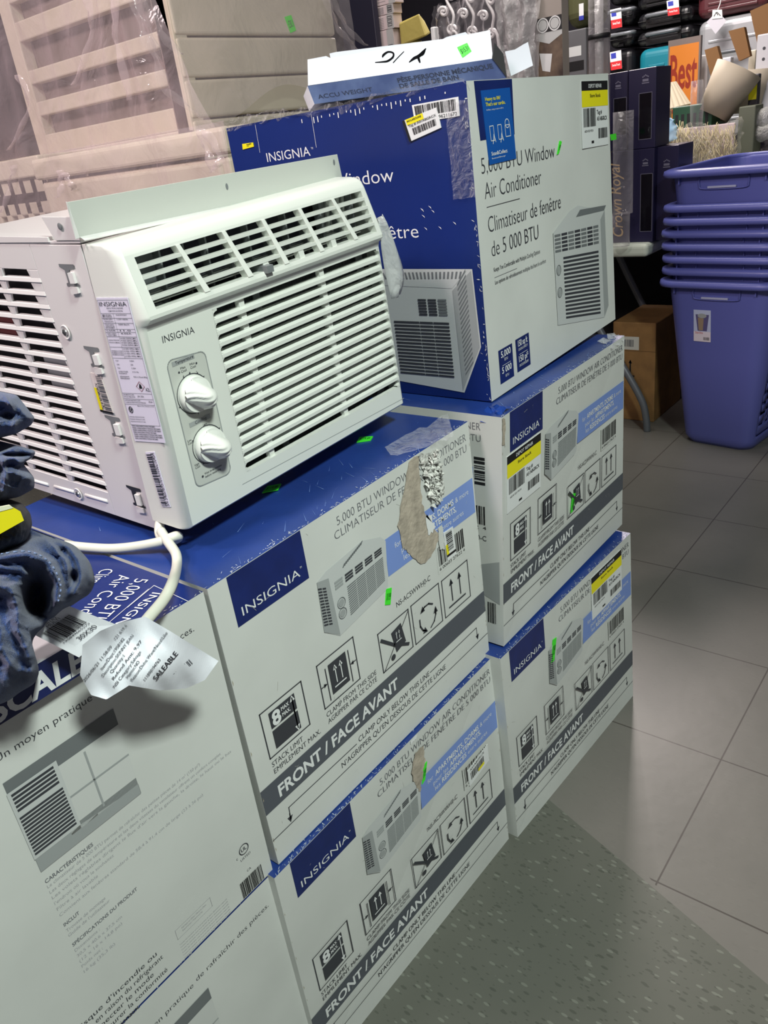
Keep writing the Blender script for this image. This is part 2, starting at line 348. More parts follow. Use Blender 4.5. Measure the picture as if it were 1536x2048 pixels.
def front_art(A):
    A.rect(.052, .842, .280, .9985, NAVY)
    A.text('INSIGNIA', (.0708, .866), (.2540, .866), .027, WHT, -0.004, 2); A.text('TM', (.257, .888), (.263, .888), .006, WHT, 0, 2)
    A.text('5,000 BTU WINDOW AIR CONDITIONER', (.402, .940), (.980, .937), .028, TXT, -0.012)
    A.text('CLIMATISEUR DE FENÊTRE DE 5 000 BTU', (.386, .900), (.978, .897), .027, TXT, -0.012)
    A.poly([(.558, .657), (.994, .647), (.994, .786), (.563, .791)], LILAC)
    A.text('for', (.600, .738), (.628, .738), .020, WHT, -0.005, 2); A.text('APARTMENTS, DORMS', (.640, .738), (.885, .738), .022, WHT, 0.018, 2); A.text('& more', (.895, .738), (.965, .738), .020, WHT, -0.005, 2)
    A.text('pour les', (.625, .706), (.705, .706), .020, WHT, -0.005, 2); A.text('APPARTEMENTS,', (.715, .706), (.895, .706), .022, WHT, 0.018, 2)
    A.text('les', (.630, .674), (.658, .674), .020, WHT, -0.005, 2); A.text('RÉSIDENCES', (.668, .674), (.805, .674), .022, WHT, 0.018, 2); A.text('entre autres', (.815, .674), (.93, .674), .018, WHT, -0.005, 2)
    iso_ac_picture(A)
    A.rect(.776, .520, .926, .630, CW, 1); A.barcode(.784, .548, .918, .624, BLK, 30, 3, 2); A.text('6 00603 27622 4', (.784, .530), (.918, .530), .012, BLK, 0, 2)
    A.text('NS-AC5WWH0-C', (.573, .526), (.735, .526), .020, DGREY, 0)
    icon_frame(A, .785, .329, .924, .487); two_arrows(A, .785, .329, .924, .487, DGREY)
    icon_frame(A, .632, .329, .769, .490)
    cx, cy = .7005, .395
    for k in range(3):
        a = math.radians(90 + 120 * k); p = []
        for t in (-46, -16, 14, 36): p.append((cx + .040 * math.cos(a + math.radians(t)), cy + .051 * math.sin(a + math.radians(t))))
        A.line(p, .0024, DGREY, 3); d0 = p[-2]; d1 = p[-1]; A.arrow(d0, d1, .0024, .010, DGREY, 3)
    icon_frame(A, .480, .331, .618, .488)
    A.poly([(.545, .365), (.590, .378), (.578, .462), (.533, .452)], DGREY, 3); A.line([(.490, .455), (.540, .400), (.598, .360)], .0045, DGREY, 4); A.disc(.528, .358, .0045, DGREY, 4)
    two_arrows(A, .540, .395, .578, .452, WHT, 5, .001); A.line([(.482, .333), (.616, .486)], .0013, DGREY, 5)
    icon_frame(A, .247, .386, .387, .551); A.rect(.283, .412, .350, .525, DGREY, 3); two_arrows(A, .283, .412, .350, .525, WHT, 4, .0015)
    for u, d in ((.272, -1), (.360, 1)):
        A.line([(u, .40), (u, .52)], .0014, DGREY, 3); A.arrow((u + d * .022, .465), (u + d * .007, .465), .0014, .006, DGREY, 3)
    A.text('CLAMP FROM THIS SIDE', (.2485, .350), (.452, .350), .018, DGREY, 0); A.text('AGRIPPER PAR CE CÔTÉ', (.249, .323), (.450, .323), .018, DGREY, 0)
    icon_frame(A, .050, .380, .189, .545); A.rect(.074, .470, .160, .527, DGREY, 3); A.rect(.074, .396, .160, .462, DGREY, 3)
    A.text('8', (.080, .474), (.108, .474), .046, WHT, 0.035, 4); A.text('MAX', (.112, .503), (.138, .503), .013, WHT, 0.02, 4); A.text('MAX.', (.112, .482), (.139, .482), .013, WHT, 0.02, 4)
    A.line([(.150, .41), (.150, .515)], .0017, WHT, 4); A.arrow((.150, .45), (.150, .517), .0017, .008, WHT, 4); A.arrow((.150, .45), (.150, .405), .0017, .008, WHT, 4)
    A.text('STACK LIMIT', (.0514, .345), (.158, .345), .018, DGREY, 0); A.text('EMPILEMENT MAX.', (.0526, .318), (.218, .318), .018, DGREY, 0)
    A.rect(0.0, .206, 1.0, .300, GREY, 1)
    A.text('FRONT / FACE AVANT', (.051, .228), (.530, .228), .042, WHT, 0.028, 2)
    A.text('CLAMP ONLY BELOW THIS LINE', (.342, .157), (.6745, .157), .0215, DGREY, 0); A.text('N’AGRIPPER QU’EN DESSOUS DE CETTE LIGNE', (.265, .121), (.757, .121), .0215, DGREY, 0)
    A.line([(.680, .166), (.9386, .170), (.9400, .125)], .0014, DGREY, 1); A.arrow((.94, .14), (.941, .124), .0014, .009, DGREY, 1)
    A.line([(.331, .160), (.069, .164), (.067, .120)], .0014, DGREY, 1); A.arrow((.067, .14), (.066, .118), .0014, .009, DGREY, 1)
    A.line([(.002, .101), (.998, .100)], .0013, DGREY, 1)
def scuffs(mb, a, b, inward, n, m, size=.004, seed=0):
    r = random.Random(seed); a, b, k = V(a), V(b), V(inward).normalized(); d = (b - a).normalized(); nn = d.cross(k).normalized()
    if nn.z < 0 and abs(nn.z) > .3: nn = -nn
    for _ in range(n):
        t = r.random(); p = a.lerp(b, t) + k * (abs(r.gauss(0, .5)) ** 1.6 * .008 + .0012) + nn * .0006; l = r.uniform(.3, 1) * size; wd = r.uniform(.08, .22) * size
        an = r.uniform(-.5, 1.6); e = (d * math.cos(an) + k * math.sin(an)) * l; f = (d * -math.sin(an) + k * math.cos(an)) * wd
        mb.poly([p - e, p - f, p + e, p + f * r.uniform(.4, 1.2)], m)
SCR_L = mat('scratch_pale_blue', (96, 124, 186), .5); KEDGE = mat('cardboard_edge', (178, 168, 148), .8); DIRT = mat('faint_dirt', (190, 190, 184), .55)
def scratches(mb, f, dv, seed, n=60):
    """long pale rub marks on a glossy blue top"""
    r = random.Random(seed + 50); up = V((0, 0, .0005))
    for _ in range(n):
        u, v = r.random() * .96 + .02, (r.random() ** 1.6) * .75 + .01; p = f[3].lerp(f[2], u) + dv * v + up; an = r.gauss(.9, .35); l = r.uniform(.004, .03); d = V((math.cos(an), math.sin(an), 0)); q = p + d * l
        if not (f[3].x + .004 < q.x < f[2].x - .004): continue
        w_ = V((-d.y, d.x, 0)) * r.uniform(.0002, .0006); mb.poly([p - w_, q, p + w_], SCR_L)
def wear_edges(A, seed):
    r = random.Random(seed + 9)
    for _ in range(16):
        u = r.choice((0.002, .996)); v = r.random(); h_ = r.uniform(.004, .02); A.poly([(u, v), (u + r.uniform(.001, .0025) * (1 if u < .5 else -1), v + h_ * .4), (u, v + h_)], KEDGE, 2)
    for _ in range(30):
        u, v = r.random() * .96 + .02, r.random() * .96 + .02; a = r.uniform(0, 6.3); l = r.uniform(.004, .03); A.line([(u, v), (min(.99, u + l * math.cos(a)), min(.99, v + l * math.sin(a)))], .0003, DIRT, 2)
def corner_dirt(A, pts, m, h=1): A.poly(pts, m, h)
GROUPC = 'cartons of window air conditioners with a printed front'
def front_carton(f, depth, label, seed, torn=()):
    f = [V(p) for p in f]; dv = V(depth); b = [p + dv for p in f]
    mb = carton('air_conditioner_carton', f, b, [CW, CW, CW, CW, TOPB, CW], label)
    W = (f[1] - f[0]).length; H = (f[3] - f[0]).length
    A = Art(mb, *f, W, H); front_art(A)
    for pts, m, h in torn: A.poly(pts, m, h)
    scuffs(mb, f[3], f[2], dv, 150, mat('worn_edge', (176, 184, 200), .6), .0034, seed); scuffs(mb, f[3].lerp(f[2], .05), f[3].lerp(f[2], .28), f[0] - f[3], 35, WHT, .0035, seed + 1)
    scratches(mb, f, dv, seed)
    wear_edges(A, seed)
    o = mb.build('air_conditioner_carton', None, 0.0028); tag(o, label, 'box', GROUPC)
    return o, A
def blob(pts, jag, seed, n=5):
    """polygon with a torn outline"""
    r = random.Random(seed); out = []
    for i, p in enumerate(pts):
        q = pts[(i + 1) % len(pts)]
        for k in range(n):
            t = k / n; out.append((p[0] + (q[0] - p[0]) * t + r.uniform(-jag, jag), p[1] + (q[1] - p[1]) * t + r.uniform(-jag, jag)))
    return out
# upper middle carton
o, A = front_carton([(0, 0, .393), (.484, 0, .391), (.478, 0, .790), (-.001, 0, .781)], (0, .41, -.002),
    'white carton with a large torn brown patch, under the bare air conditioner', 11,
    [(blob([(.706, .998), (.660, .90), (.6217, .809), (.630, .72), (.6458, .6968), (.700, .615), (.7269, .606), (.775, .63), (.7984, .6592), (.760, .74), (.7368, .829), (.745, .93), (.7432, .998)], .004, 4), KRAFT, 4),
     (blob([(.745, .998), (.83, .975), (.845, .89), (.8473, .8075), (.8015, .7838), (.775, .87)], .006, 9), TORNW, 5),
     (blob([(.745, .70), (.775, .70), (.77, .76), (.745, .78)], .006, 10), WHT, 6), (blob([(.795, .700), (.815, .70), (.812, .60), (.79, .62)], .003, 10), CW, 6)])
CT_M = o
# paper fluff on the torn spot
mb = MB(); r = random.Random(3)
for _ in range(150):
    u = r.uniform(.755, .842); v = r.uniform(.79, .975)
    if abs(u - .80) > .02 + (v - .79) * .2: continue
    p = A.P(u, v, 5); s_ = r.uniform(.002, .006); a_ = r.uniform(0, 6.3)
    e = V((math.cos(a_), -.3, math.sin(a_))) * s_; g = V((-math.sin(a_), -.5, math.cos(a_))) * s_ * .7
    mb.add([p - e, p - g + A.n * s_ * .6, p + e, p + g + A.n * s_ * .9, p + A.n * s_ * 1.0], [(0, 1, 4), (1, 2, 4), (2, 3, 4), (3, 0, 4)], TORNW)
tp = mb.build('torn_paper_shreds', o); tp['label'] = 'ripped white paper fibres'
sticker('price_sticker', A, [(.527, .570), (.548, .557), (.5632, .612), (.5412, .622)], GRN, o, green_art('$119.99'), 'green price sticker')
sticker('barcode_sticker', A, [(.8252, .546), (.872, .545), (.869, .660), (.8205, .663)], WHT, o, lambda B: (B.barcode(.15, .3, .8, .95, BLK, 22, 2, 1, True), B.rect(.0, .12, 1, .2, BLK), B.rect(.0, .2, .25, .55, YEL)), 'small barcode sticker with a yellow strip')
TM = Art(MB(), (0, 0, .782), (.478, 0, .7905), (.478, .41, .7885), (0, .41, .780), .478, .41)   # the top of that carton
TM.n = V((0, 0, 1))
def top_at(px, py, z=.787): return tuple(at(px, py, 2, z))
def flat_sticker(name, pxs, z, m, parent, fn=None, label=None):
    p = [at(x, y, 2, z) for x, y in pxs]; mb = MB(); mb.hexa([q - V((0, 0, .0012)) for q in p] + p, m)
    if fn: B = Art(mb, *p, (p[1] - p[0]).length, (p[3] - p[0]).length); fn(B)
    o = mb.build(name, parent); o['label'] = label or name.replace('_', ' '); return o
flat_sticker('price_sticker', [(713, 884), (741, 880), (746, 872), (719, 874)], .789, GRN, CT_M, green_art('$119.99'), 'green price sticker on the blue top')
flat_sticker('price_sticker', [(524, 985), (556, 979), (562, 967), (535, 972)], .7865, GRN, CT_M, green_art('$119.99'), 'green price sticker in the shadow of the air conditioner')
TAPE = clear_mat('clear_tape', (235, 235, 240), 0.03, 0.1, 0.9, 60)
mb = MB(); r = random.Random(5)
g = [[at(770 + 14 * i + 3 * j, 905 - 7.5 * i - 4 + 9 * j * (0.5 + .08 * i), 2, .7905) + V((0, 0, r.uniform(.0005, .007))) for i in range(10)] for j in range(5)]
for j in range(4):
    for i in range(9): mb.quad(g[j][i], g[j][i + 1], g[j + 1][i + 1], g[j + 1][i], TAPE)
tp = mb.build('crumpled_tape', CT_M, smooth=False); tp['label'] = 'loose crumpled clear tape at the torn edge'

# lower middle carton
o, A = front_carton([(-.014, -.004, .0), (.468, -.020, .0), (.478, -.008, .3895), (-.016, -.008, .391)], (0, .41, .0),
    'floor level carton with a small bare brown scrape, left of the right stack', 21,
    [(blob([(.560, .93), (.535, .86), (.540, .80), (.560, .745), (.580, .80), (.600, .86), (.604, .93)], .004, 6), KRAFT, 4),
     (blob([(.545, .985), (.575, .985), (.585, 1.0), (.55, 1.0)], .003, 2), WHT, 3)])
sticker('price_sticker', A, [(.573, .765), (.590, .772), (.610, .842), (.590, .838)], GRN, o, green_art('$119.99'), 'green price sticker')
sticker('barcode_sticker', A, [(.805, .515), (.925, .535), (.925, .622), (.80, .600)], WHT, o, lambda B: (B.barcode(.1, .25, .75, .7, BLK, 24, 4, 1), B.rect(.45, .2, .75, .36, YEL, 2), B.text('A51ABGRCX', (.1, .8), (.8, .8), .12, BLK, .01)), 'repair barcode sticker')
# right column, bottom carton
o, A = front_carton([(.479, -.032, 0), (.944, -.055, 0), (.957, -.040, .392), (.472, -.028, .397)], (.0, .41, .0),
    'bottom carton of the right stack, with a yellow tag at its far top corner', 31)
sticker('repair_tag', A, [(.640, .735), (.905, .735), (.905, .965), (.640, .965)], WHT, o, repair_art, 'black, yellow and white repair tag')
sticker('price_sticker', A, [(.31, .735), (.335, .735), (.36, .84), (.335, .845)], GRN, o, green_art('$119.99'), 'green price sticker')
CRUSH = clear_mat('foil_tape', (225, 225, 230), 0.35, 0.08, 0.9, 80)
mb = MB(); r = random.Random(8)
def crumple(mb, p, sx, sy, n, amp, m, nx=9, ny=6, seed=1):
    """a crumpled patch around a corner: p(i,j) fn -> point"""
    r = random.Random(seed); g = [[p(i / (nx - 1), j / (ny - 1)) + V([r.uniform(-amp, amp) for _ in range(3)]) for i in range(nx)] for j in range(ny)]
    for j in range(ny - 1):
        for i in range(nx - 1): mb.quad(g[j][i], g[j][i + 1], g[j + 1][i + 1], g[j + 1][i], m)
# right column, second carton: sticks out in front of the middle stack
o, A = front_carton([(.500, -.018, .400), (.968, -.018, .402), (.945, -.030, .792), (.502, -.040, .792)], (.0, .41, .0),
    'dented carton under the tall blue box, with a yellow repair tag below its logo', 41,
    [(blob([(.0, .90), (.018, .88), (.020, .985), (.0, 1.0)], .004, 4), KRAFT, 3)])
CT_R = o
sticker('repair_tag', A, [(.028, .60), (.262, .60), (.262, .835), (.028, .835)], WHT, o, repair_art, 'black, yellow and white repair tag')
sticker('price_sticker', A, [(.505, .345), (.525, .345), (.545, .425), (.522, .43)], GRN, o, green_art('$119.99'), 'green price sticker')
# the narrow left end of that carton, printed too
mbp = MB(); E_ = Art(mbp, (.5, .39, .40), (.5, -.018, .40), (.502, -.040, .792), (.502, .37, .792), .41, .392)
E_.text('CLIMATISEUR DE FENÊTRE DE 5 000 BTU', (.30, .895), (.915, .895), .027, TXT, -0.012); E_.text('5,000 BTU WINDOW AIR CONDITIONER', (.30, .94), (.915, .94), .028, TXT, -0.012)
E_.rect(.45, .647, .88, .79, LILAC); E_.barcode(.84, .55, .93, .63, BLK, 18, 3); E_.text('22  4', (.87, .53), (.93, .53), .014, BLK); E_.text('NS-AC5WWH0-C', (.72, .48), (.93, .48), .022, DGREY, .004)
E_.poly([(.80, .33), (.985, .40), (.985, .20), (.86, .25)], PG2, 1); E_.barcode(.885, .72, .93, .84, BLK, 14, 9, 1, True); E_.barcode(.93, .10, .97, .2, BLK, 10, 9, 1)
ep = mbp.build('end_print', CT_R); ep['label'] = 'printed end panel'
mb = MB(); crumple(mb, lambda a, b: A.P(.86 + .15 * a, .975 + .03 * b, 3) + V((0, .02 * b, .004)), 0, 0, 0, .004, CRUSH, seed=4)
tp = mb.build('crumpled_tape', CT_R); tp['label'] = 'crumpled clear tape on the far top corner'
mb = MB(); crumple(mb, lambda a, b: V((.503 + .03 * a, -.035 + .03 * b, .794 + .002)) + V((0, 0, -.03 * max(0, .5 - a))), 0, 0, 0, .003, mat('crushed_blue', (24, 60, 140), .3, bump=.6, bscale=90), nx=6, ny=5, seed=6)
tp = mb.build('crushed_corner', CT_R); tp['label'] = 'crushed blue near top corner'

# left stack: the long text side of the cartons
def photo_print(A, X, Z, s=1.0):
    """window picture with the air conditioner; X,Z map metres to u,v"""
    def R(x0, z0, x1, z1, m, h): A.rect(X(x0), Z(z0), X(x1), Z(z1), m, h)
    R(-.235, .620, -.1275, .723, PG3, 2); R(-.200, .632, -.1275, .705, mat('print_picture_pale', (205, 207, 204), .45), 3); R(-.235, .620, -.128, .640, PG2, 3)
    R(-.166, .636, -.164, .702, PG2, 4); R(-.19, .668, -.1275, .670, PG2, 4)
    R(-.236, .636, -.190, .712, PG1, 4)
    for k in range(5): R(-.233, .690 + k * .0042, -.194, .6925 + k * .0042, DGREY, 5)
    for k in range(12): R(-.234, .640 + k * .0038, -.193, .6423 + k * .0038, DGREY, 5)
def text_side(A, X, Z, full=True):
    T = lambda s, x0, x1, z, cap, m, off=0.0: A.text(s, (X(x0), Z(z)), (X(x1), Z(z)), cap / A.H, m, off)
    T('Un moyen pratique', -.2335, -.1425, .7435, .0070, DGREY, -0.006); T('de rafraîchir des pièces.', -.1375, -.025, .7455, .0070, DGREY, -0.006)
    photo_print(A, X, Z)
    if not full: return
    T('CARACTÉRISTIQUES', -.235, -.186, .605, .0042, TXT, .012)
    for s_, x1, z in (('Le climatiseur de 5 000 BTU permet de rafraîchir des petites pièces de 14 m² (150 pi²)', -.059, .599), ('Les deux réglages de température et les deux vitesses du ventilateur offrent un confort complet', -.032, .592),
                      ('Les volets réglables dirigent le flux d’air vers la gauche, la droite, le haut ou le bas', -.019, .585), ('l’endroit où vous le souhaitez', -.172, .5775), ('Filtre à air lavable', -.192, .570), ('Convient aux fenêtres standard de 58,4 à 91,4 cm de large (23 à 36 po)', -.065, .562)):
        T(s_, -.235, x1, z, .0036, LTXT, -.004)
    T('INCLUT', -.235, -.219, .5485, .0040, TXT, .012); T('Trousse de montage', -.235, -.193, .541, .0036, LTXT); T('Guide de l’utilisateur', -.235, -.190, .5345, .0036, LTXT)
    T('SPÉCIFICATIONS DU PRODUIT', -.235, -.162, .521, .0040, TXT, .012)
    for k, (s_, x1) in enumerate((('Dimensions :', -.208), ('30,5 x 40,6 x 37,5 cm', -.185), ('(12 x 16 x 14,8 po)', -.187), ('Poids net :', -.212), ('16 kg (35,3 lb)', -.20))): T(s_, -.235, x1, .5135 - k * .0075, .0036, LTXT)
    for k, (s_, x1) in enumerate((('Risque d’incendie ou', -.166), ('d’explosion en raison du réfrigérant', -.161), ('utilisé. Respecter le mode', -.176), ('d’emploi et assurer la conformité', -.161), ('aux règlements nationaux.', -.20))): T(s_, -.262 if k == 0 else -.285, x1, .4275 - k * .0102, .0062, DGREY, 0)
    A.disc(X(-.035), Z(.455), .0072, DGREY, 2, 22, r_in=.0060); T('UL', -.039, -.031, .4525, .0048, DGREY, .02); T('LISTED', -.0425, -.0275, .4415, .0032, DGREY, 0); T('c', -.0475, -.0455, .448, .004, DGREY)
    A.barcode(X(-.052), Z(.391), X(-.018), Z(.415), BLK, 30, 6, 2); T('CA', -.038, -.032, .421, .0032, DGREY)
    A.line([(X(-.14), Z(.422)), (X(-.0915), Z(.422)), (X(-.0915), Z(.4355)), (X(-.14), Z(.4355))], .0004, LTXT, 2, True)
    T('Fabriqué en Chine / Made in China', -.132, -.098, .430, .0022, LTXT); T('Importé par / Imported by', -.132, -.104, .426, .0022, LTXT)
    for k in range(6): T('Toutes les marques sont la propriété de leurs détenteurs respectifs', -.14, -.072, .412 - k * .0042, .0018, LTXT)
def left_carton(z0, z1, xr, y, label, dz, full):
    f = [V((xr - .485, y, z0)), V((xr + (-.004), y, z0)), V((xr, y, z1)), V((xr - .485, y, z1))]; b = [p + V((0, .41, 0)) for p in f]
    mb = carton('air_conditioner_carton', f, b, [CW, CW, CW, CW, SIDEB, CW], label); A = Art(mb, *f, .485, z1 - z0)
    text_side(A, lambda x: (x - f[0].x) / .485, lambda z: (z + dz - z0) / (z1 - z0), full)
    scuffs(mb, f[3], f[2], (0, 1, 0), 110, CW, .003, int(z0 * 100) + 3)
    return mb, A, f
GL = 'cartons of window air conditioners turned to their French text side'
mb, A, f = left_carton(.3895, .779, -.004, .003, '', 0, True)
B = Art(mb, (-.02, .008, .7794), (-.02, .40, .7794), (-.30, .40, .7794), (-.30, .008, .7794), .392, .28)
def Tt(s_, y0, x0, y1, x1, cap, off=-.006): B.text(s_, ((y0 - .008) / .392, (-.02 - x0) / .28), ((y1 - .008) / .392, (-.02 - x1) / .28), cap / .28, WHT, off, 1)
TPA = Art(mb, (-.4, .0, .7794), (.0, .0, .7794), (.0, .4, .7794), (-.4, .4, .7794), .4, .4); TPA.n = V((0, 0, 1))
def topt(s_, px0, px1, cap, off=-.008):
    p, q = at(px0[0], px0[1], 2, .7794), at(px1[0], px1[1], 2, .7794); TPA.text(s_, ((p.x + .4) / .4, p.y / .4), ((q.x + .4) / .4, q.y / .4), cap / .4, WHT, off, 1)
def ln(px0, px1, wd=.0007):
    p, q = at(px0[0], px0[1], 2, .7794), at(px1[0], px1[1], 2, .7794); TPA.line([((p.x + .4) / .4, p.y / .4), ((q.x + .4) / .4, q.y / .4)], wd, WHT, 1)
Z1 = lambda x, y: (.3646 * x, 1000 + .3646 * y)
topt('5,000 BTU Window', Z1(748, 432), Z1(180, 945), .016); topt('Air Conditioner', Z1(655, 412), Z1(235, 800), .016); topt('INSIGNIA', Z1(838, 508), Z1(560, 740), .010, 0)
topt('Climatiseur de fenêtre', Z1(560, 380), Z1(100, 800), .016); ln(Z1(815, 490), Z1(600, 672)); ln(Z1(845, 470), Z1(1030, 556)); ln(Z1(845, 470), Z1(700, 590))
o = mb.build('air_conditioner_carton', None, .0028)
tag(o, 'upper left carton with a printed window photo and French text, under the jeans', 'box', GL); CT_L = o
mb, A, f = left_carton(.0, .3850, -.010, .0045, '', -.401, False)
o = mb.build('air_conditioner_carton', None, .0028)
tag(o, 'lowest left carton, below the one the jeans lie on', 'box', GL)

# ------------------------------------------------------------------ the tall blue and white carton on the right stack
f = [V((.552, .006, .794)), V((1.003, .012, .806)), V((.980, .015, 1.208)), V((.544, .006, 1.210))]
b = [V((.556, .462, .792)), V((1.006, .466, .800)), V((.985, .466, 1.205)), V((.548, .460, 1.204))]
mb = MB(); mb.hexa(f + b, [CW, CW, CW, CW, CW, SIDEB])
W_, H_ = .45, .41
A = Art(mb, *f, W_, H_)
A.poly([(.041, .9985), (.052, .834), (.260, .836), (.265, .9985)], NAVY)
A.text('5,000 BTU Window', (.046, .738), (.530, .738), .047, DGREY, -.014); A.text('Air Conditioner', (.054, .662), (.422, .662), .050, DGREY, -.014); A.line([(.060, .637), (.267, .634)], .0008, DGREY)
A.text('Climatiseur de fenêtre', (.060, .558), (.558, .558), .050, DGREY, -.014); A.text('de 5 000 BTU', (.069, .480), (.381, .480), .050, DGREY, -.014)
A.text('Keeps You Comfortable with Multiple Cooling Options', (.074, .430), (.385, .428), .014, DGREY); A.line([(.075, .411), (.22, .410)], .0005, TXT); A.text('Les options de refroidissement multiples facilitent le confort', (.0755, .388), (.424, .386), .013, DGREY)
for (u0, v0, u1, v1), l1, l2, l3, l4 in (((.0635, .040, .154, .162), '5,000', 'BTU', '5 000', 'BTU'), ((.178, .044, .271, .166), '150 sq ft', 'COOLING CAPACITY', '150 pi²', 'CAPACITÉ DE REFROIDISSEMENT')):
    A.rect(u0, v0, u1, v1, NAVY); wd = u1 - u0
    for t, v, c, k in ((l1, .092, .022, .014), (l2, .076, .009, 0), (l3, .034, .022, .014), (l4, .016, .009, 0)): A.text(t, (u0 + wd * (.15 if c > .01 or len(t) > 4 else .38), v0 + v), (u1 - wd * (.15 if c > .01 or len(t) > 4 else .38), v0 + v), c, WHT, k, 2)
    A.line([(u0 + wd * .2, v0 + .062), (u1 - wd * .2, v0 + .062)], .0006, WHT, 2)
def bq(u, v): return (.487 + .395 * u, (.128 - .085 * u) * (1 - v) + (.480 - .03 * u) * v)
A.poly([bq(0, 0), bq(1.02, 0), bq(1, 1.02), bq(0, 1)], PG1, 2); A.poly([bq(1.02, 0), bq(1.13, .12), (.925, .49), bq(1, 1.02)], PG2, 2); A.poly([bq(0, 1), bq(1, 1.02), (.925, .49), (.69, .545), (.62, .535)], PG1, 2)
A.poly([(.6706, .5054), (.7063, .527), (.9379, .5074), (.9185, .4895)], PG3, 3)
for k in range(5):
    for i in range(7): A.poly([bq(.02 + i * .135, .79 + k * .04), bq(.135 + i * .135, .79 + k * .04), bq(.135 + i * .135, .815 + k * .04), bq(.02 + i * .135, .815 + k * .04)], DGREY if i in (1, 3, 5) else PG3, 3)
for k in range(16):
    v = .06 + k * .043; A.poly([bq(.17, v), bq(.93, v - .01), bq(.93, v + .013), bq(.17, v + .023)], PG3 if k % 1 else DGREY, 3)
for v in (.36, .60): A.disc(*bq(.07, v), .0085, PG3, 3, 14, r_in=.007); A.disc(*bq(.07, v), .006, PG2, 3, 12)
# blue face
S = Art(mb, b[0], f[0], f[3], b[3], .456, .412)
YZ = lambda y, z: ((.461 - y) / .456, (z - .793) / .414)
def ST(s_, y0, y1, z, cap, off=-.006, m=WHT, z1=None): S.text(s_, YZ(y0, z), YZ(y1, z1 or z), cap / .412, m, off, 1)
ST('INSIGNIA', .381, .287, 1.150, .0125, -.002); ST('TM', .284, .280, 1.158, .003)
ST('5,000 BTU Window', .408, .136, 1.1025, .018); ST('Air Conditioner', .408, .26, 1.068, .018); ST('Climatiseur de fenêtre', .408, .104, 1.0265, .018); ST('de 5 000 BTU', .408, .26, .992, .018)
S.line([YZ(.393, 1.204), YZ(.394, 1.165)], .0006, WHT, 1); S.line([YZ(.273, 1.203), YZ(.273, 1.160)], .0006, WHT, 1)
def P3(pts, m, h): S.poly([YZ(y, z) for y, z in pts], m, h)
P3([(.22, .985), (.019, .982), (.015, .874), (.051, .803), (.22, .815)], PG1, 2)
P3([(.055, .953), (.021, .980), (.017, .874), (.053, .806)], PG2, 3)
P3([(.21, .983), (.028, .980), (.055, .956), (.22, .962)], PG1, 3)
for k in range(24): P3([(.20 - k * .007, .979), (.197 - k * .007, .979), (.191 - k * .0066, .9695), (.194 - k * .0066, .9695)], PG3, 4)
for k in range(20):
    z = .83 + k * .0068
    P3([(.0455, z), (.0300, z + .020), (.0300, z + .023), (.0455, z + .003)], PG3, 4)
for k in range(6):
    z = .917 + k * .0042
    for i in range(3): P3([(.118 - i * .018, z), (.103 - i * .018, z), (.103 - i * .018, z + .0028), (.118 - i * .018, z + .0028)], DGREY if i < 2 else PG3, 4)
for k in range(16):
    z = .825 + k * .0053
    for y0, y1 in ((.168, .120), (.119, .095), (.094, .066)): P3([(y0, z), (y1, z), (y1, z + .0030), (y0, z + .0030)], DGREY, 4)
r = random.Random(4)
for _ in range(26):
    y, z = r.uniform(.04, .10), 1.055 + r.uniform(-.018, .016); 
    if r.random() < .55: continue
    P3([(y, z), (y - .004, z - .002), (y - .005, z - .0045), (y - .001, z - .001)], WHT, 2)
for k in range(36):
    y = .03 + k * .008; hgt = r.uniform(.002, .008); P3([(y, 1.1995), (y - .0016, 1.1995), (y - .0016, 1.1995 - hgt), (y, 1.1995 - hgt)], WHT, 2) if r.random() < .6 else None
scuffs(mb, f[0] + V((-.0008, 0, 0)), f[3] + V((-.0008, 0, 0)), (0, 1, 0), 60, CW, .0035, 9); scuffs(mb, b[3], f[3], (0, 0, -1), 60, CW, .003, 19)
BIG = mb.build('air_conditioner_carton', None, .003)
tag(BIG, 'large tilted carton with a royal blue side and white front, topmost of the right stack', 'box', 'cartons turned to a blue side')
sticker('store_poster_sticker', A, [(.0925, .7598), (.2583, .7617), (.2456, .9744), (.072, .9715)], mat('sticker_blue', (20, 84, 166), .35), BIG,
        lambda B: (B.text('Heavy to lift?', (.1, .86), (.62, .86), .045, YEL, .015), B.text('That’s our cardio.', (.1, .79), (.78, .79), .045, YEL, .015), B.text('At Best, using a truck to lift it.', (.1, .73), (.7, .73), .02, WHT),
                   [B.line([(u, .32), (u + .13, .32), (u + .13, .52), (u, .52)], .0009, WHT, 1, True) for u in (.14, .42)], B.line([(.68, .34), (.86, .34), (.86, .50), (.68, .50)], .0009, WHT, 1, True), B.disc(.77, .52, .006, WHT, 1, 12, r_in=.005),
                   B.line([(.20, .28), (.26, .40), (.30, .30)], .0012, WHT), B.line([(.48, .28), (.54, .40), (.58, .30)], .0012, WHT), B.text('Scan&Collect', (.1, .12), (.68, .12), .05, WHT, .015), B.text('bestbuy', (.1, .07), (.6, .07), .02, WHT)), 'blue store sticker with yellow and white writing')
sticker('repair_tag', A, [(.7504, .745), (.9786, .740), (.9853, .9743), (.7581, .9778)], WHT, BIG, repair_art, 'black, yellow and white repair tag')
sticker('price_sticker', A, [(.545, .745), (.560, .748), (.585, .785), (.570, .79)], GRN, BIG, green_art('$119.99'), 'green price sticker')
sticker('barcode_label', S, [YZ(.089, 1.170), YZ(.018, 1.170), YZ(.018, 1.1915), YZ(.091, 1.1915)], WHT, BIG, lambda B: (B.barcode(.05, .32, .95, .92, BLK, 44, 12), B.text('05096211672', (.4, .06), (.95, .06), .18, BLK)), 'white barcode label')
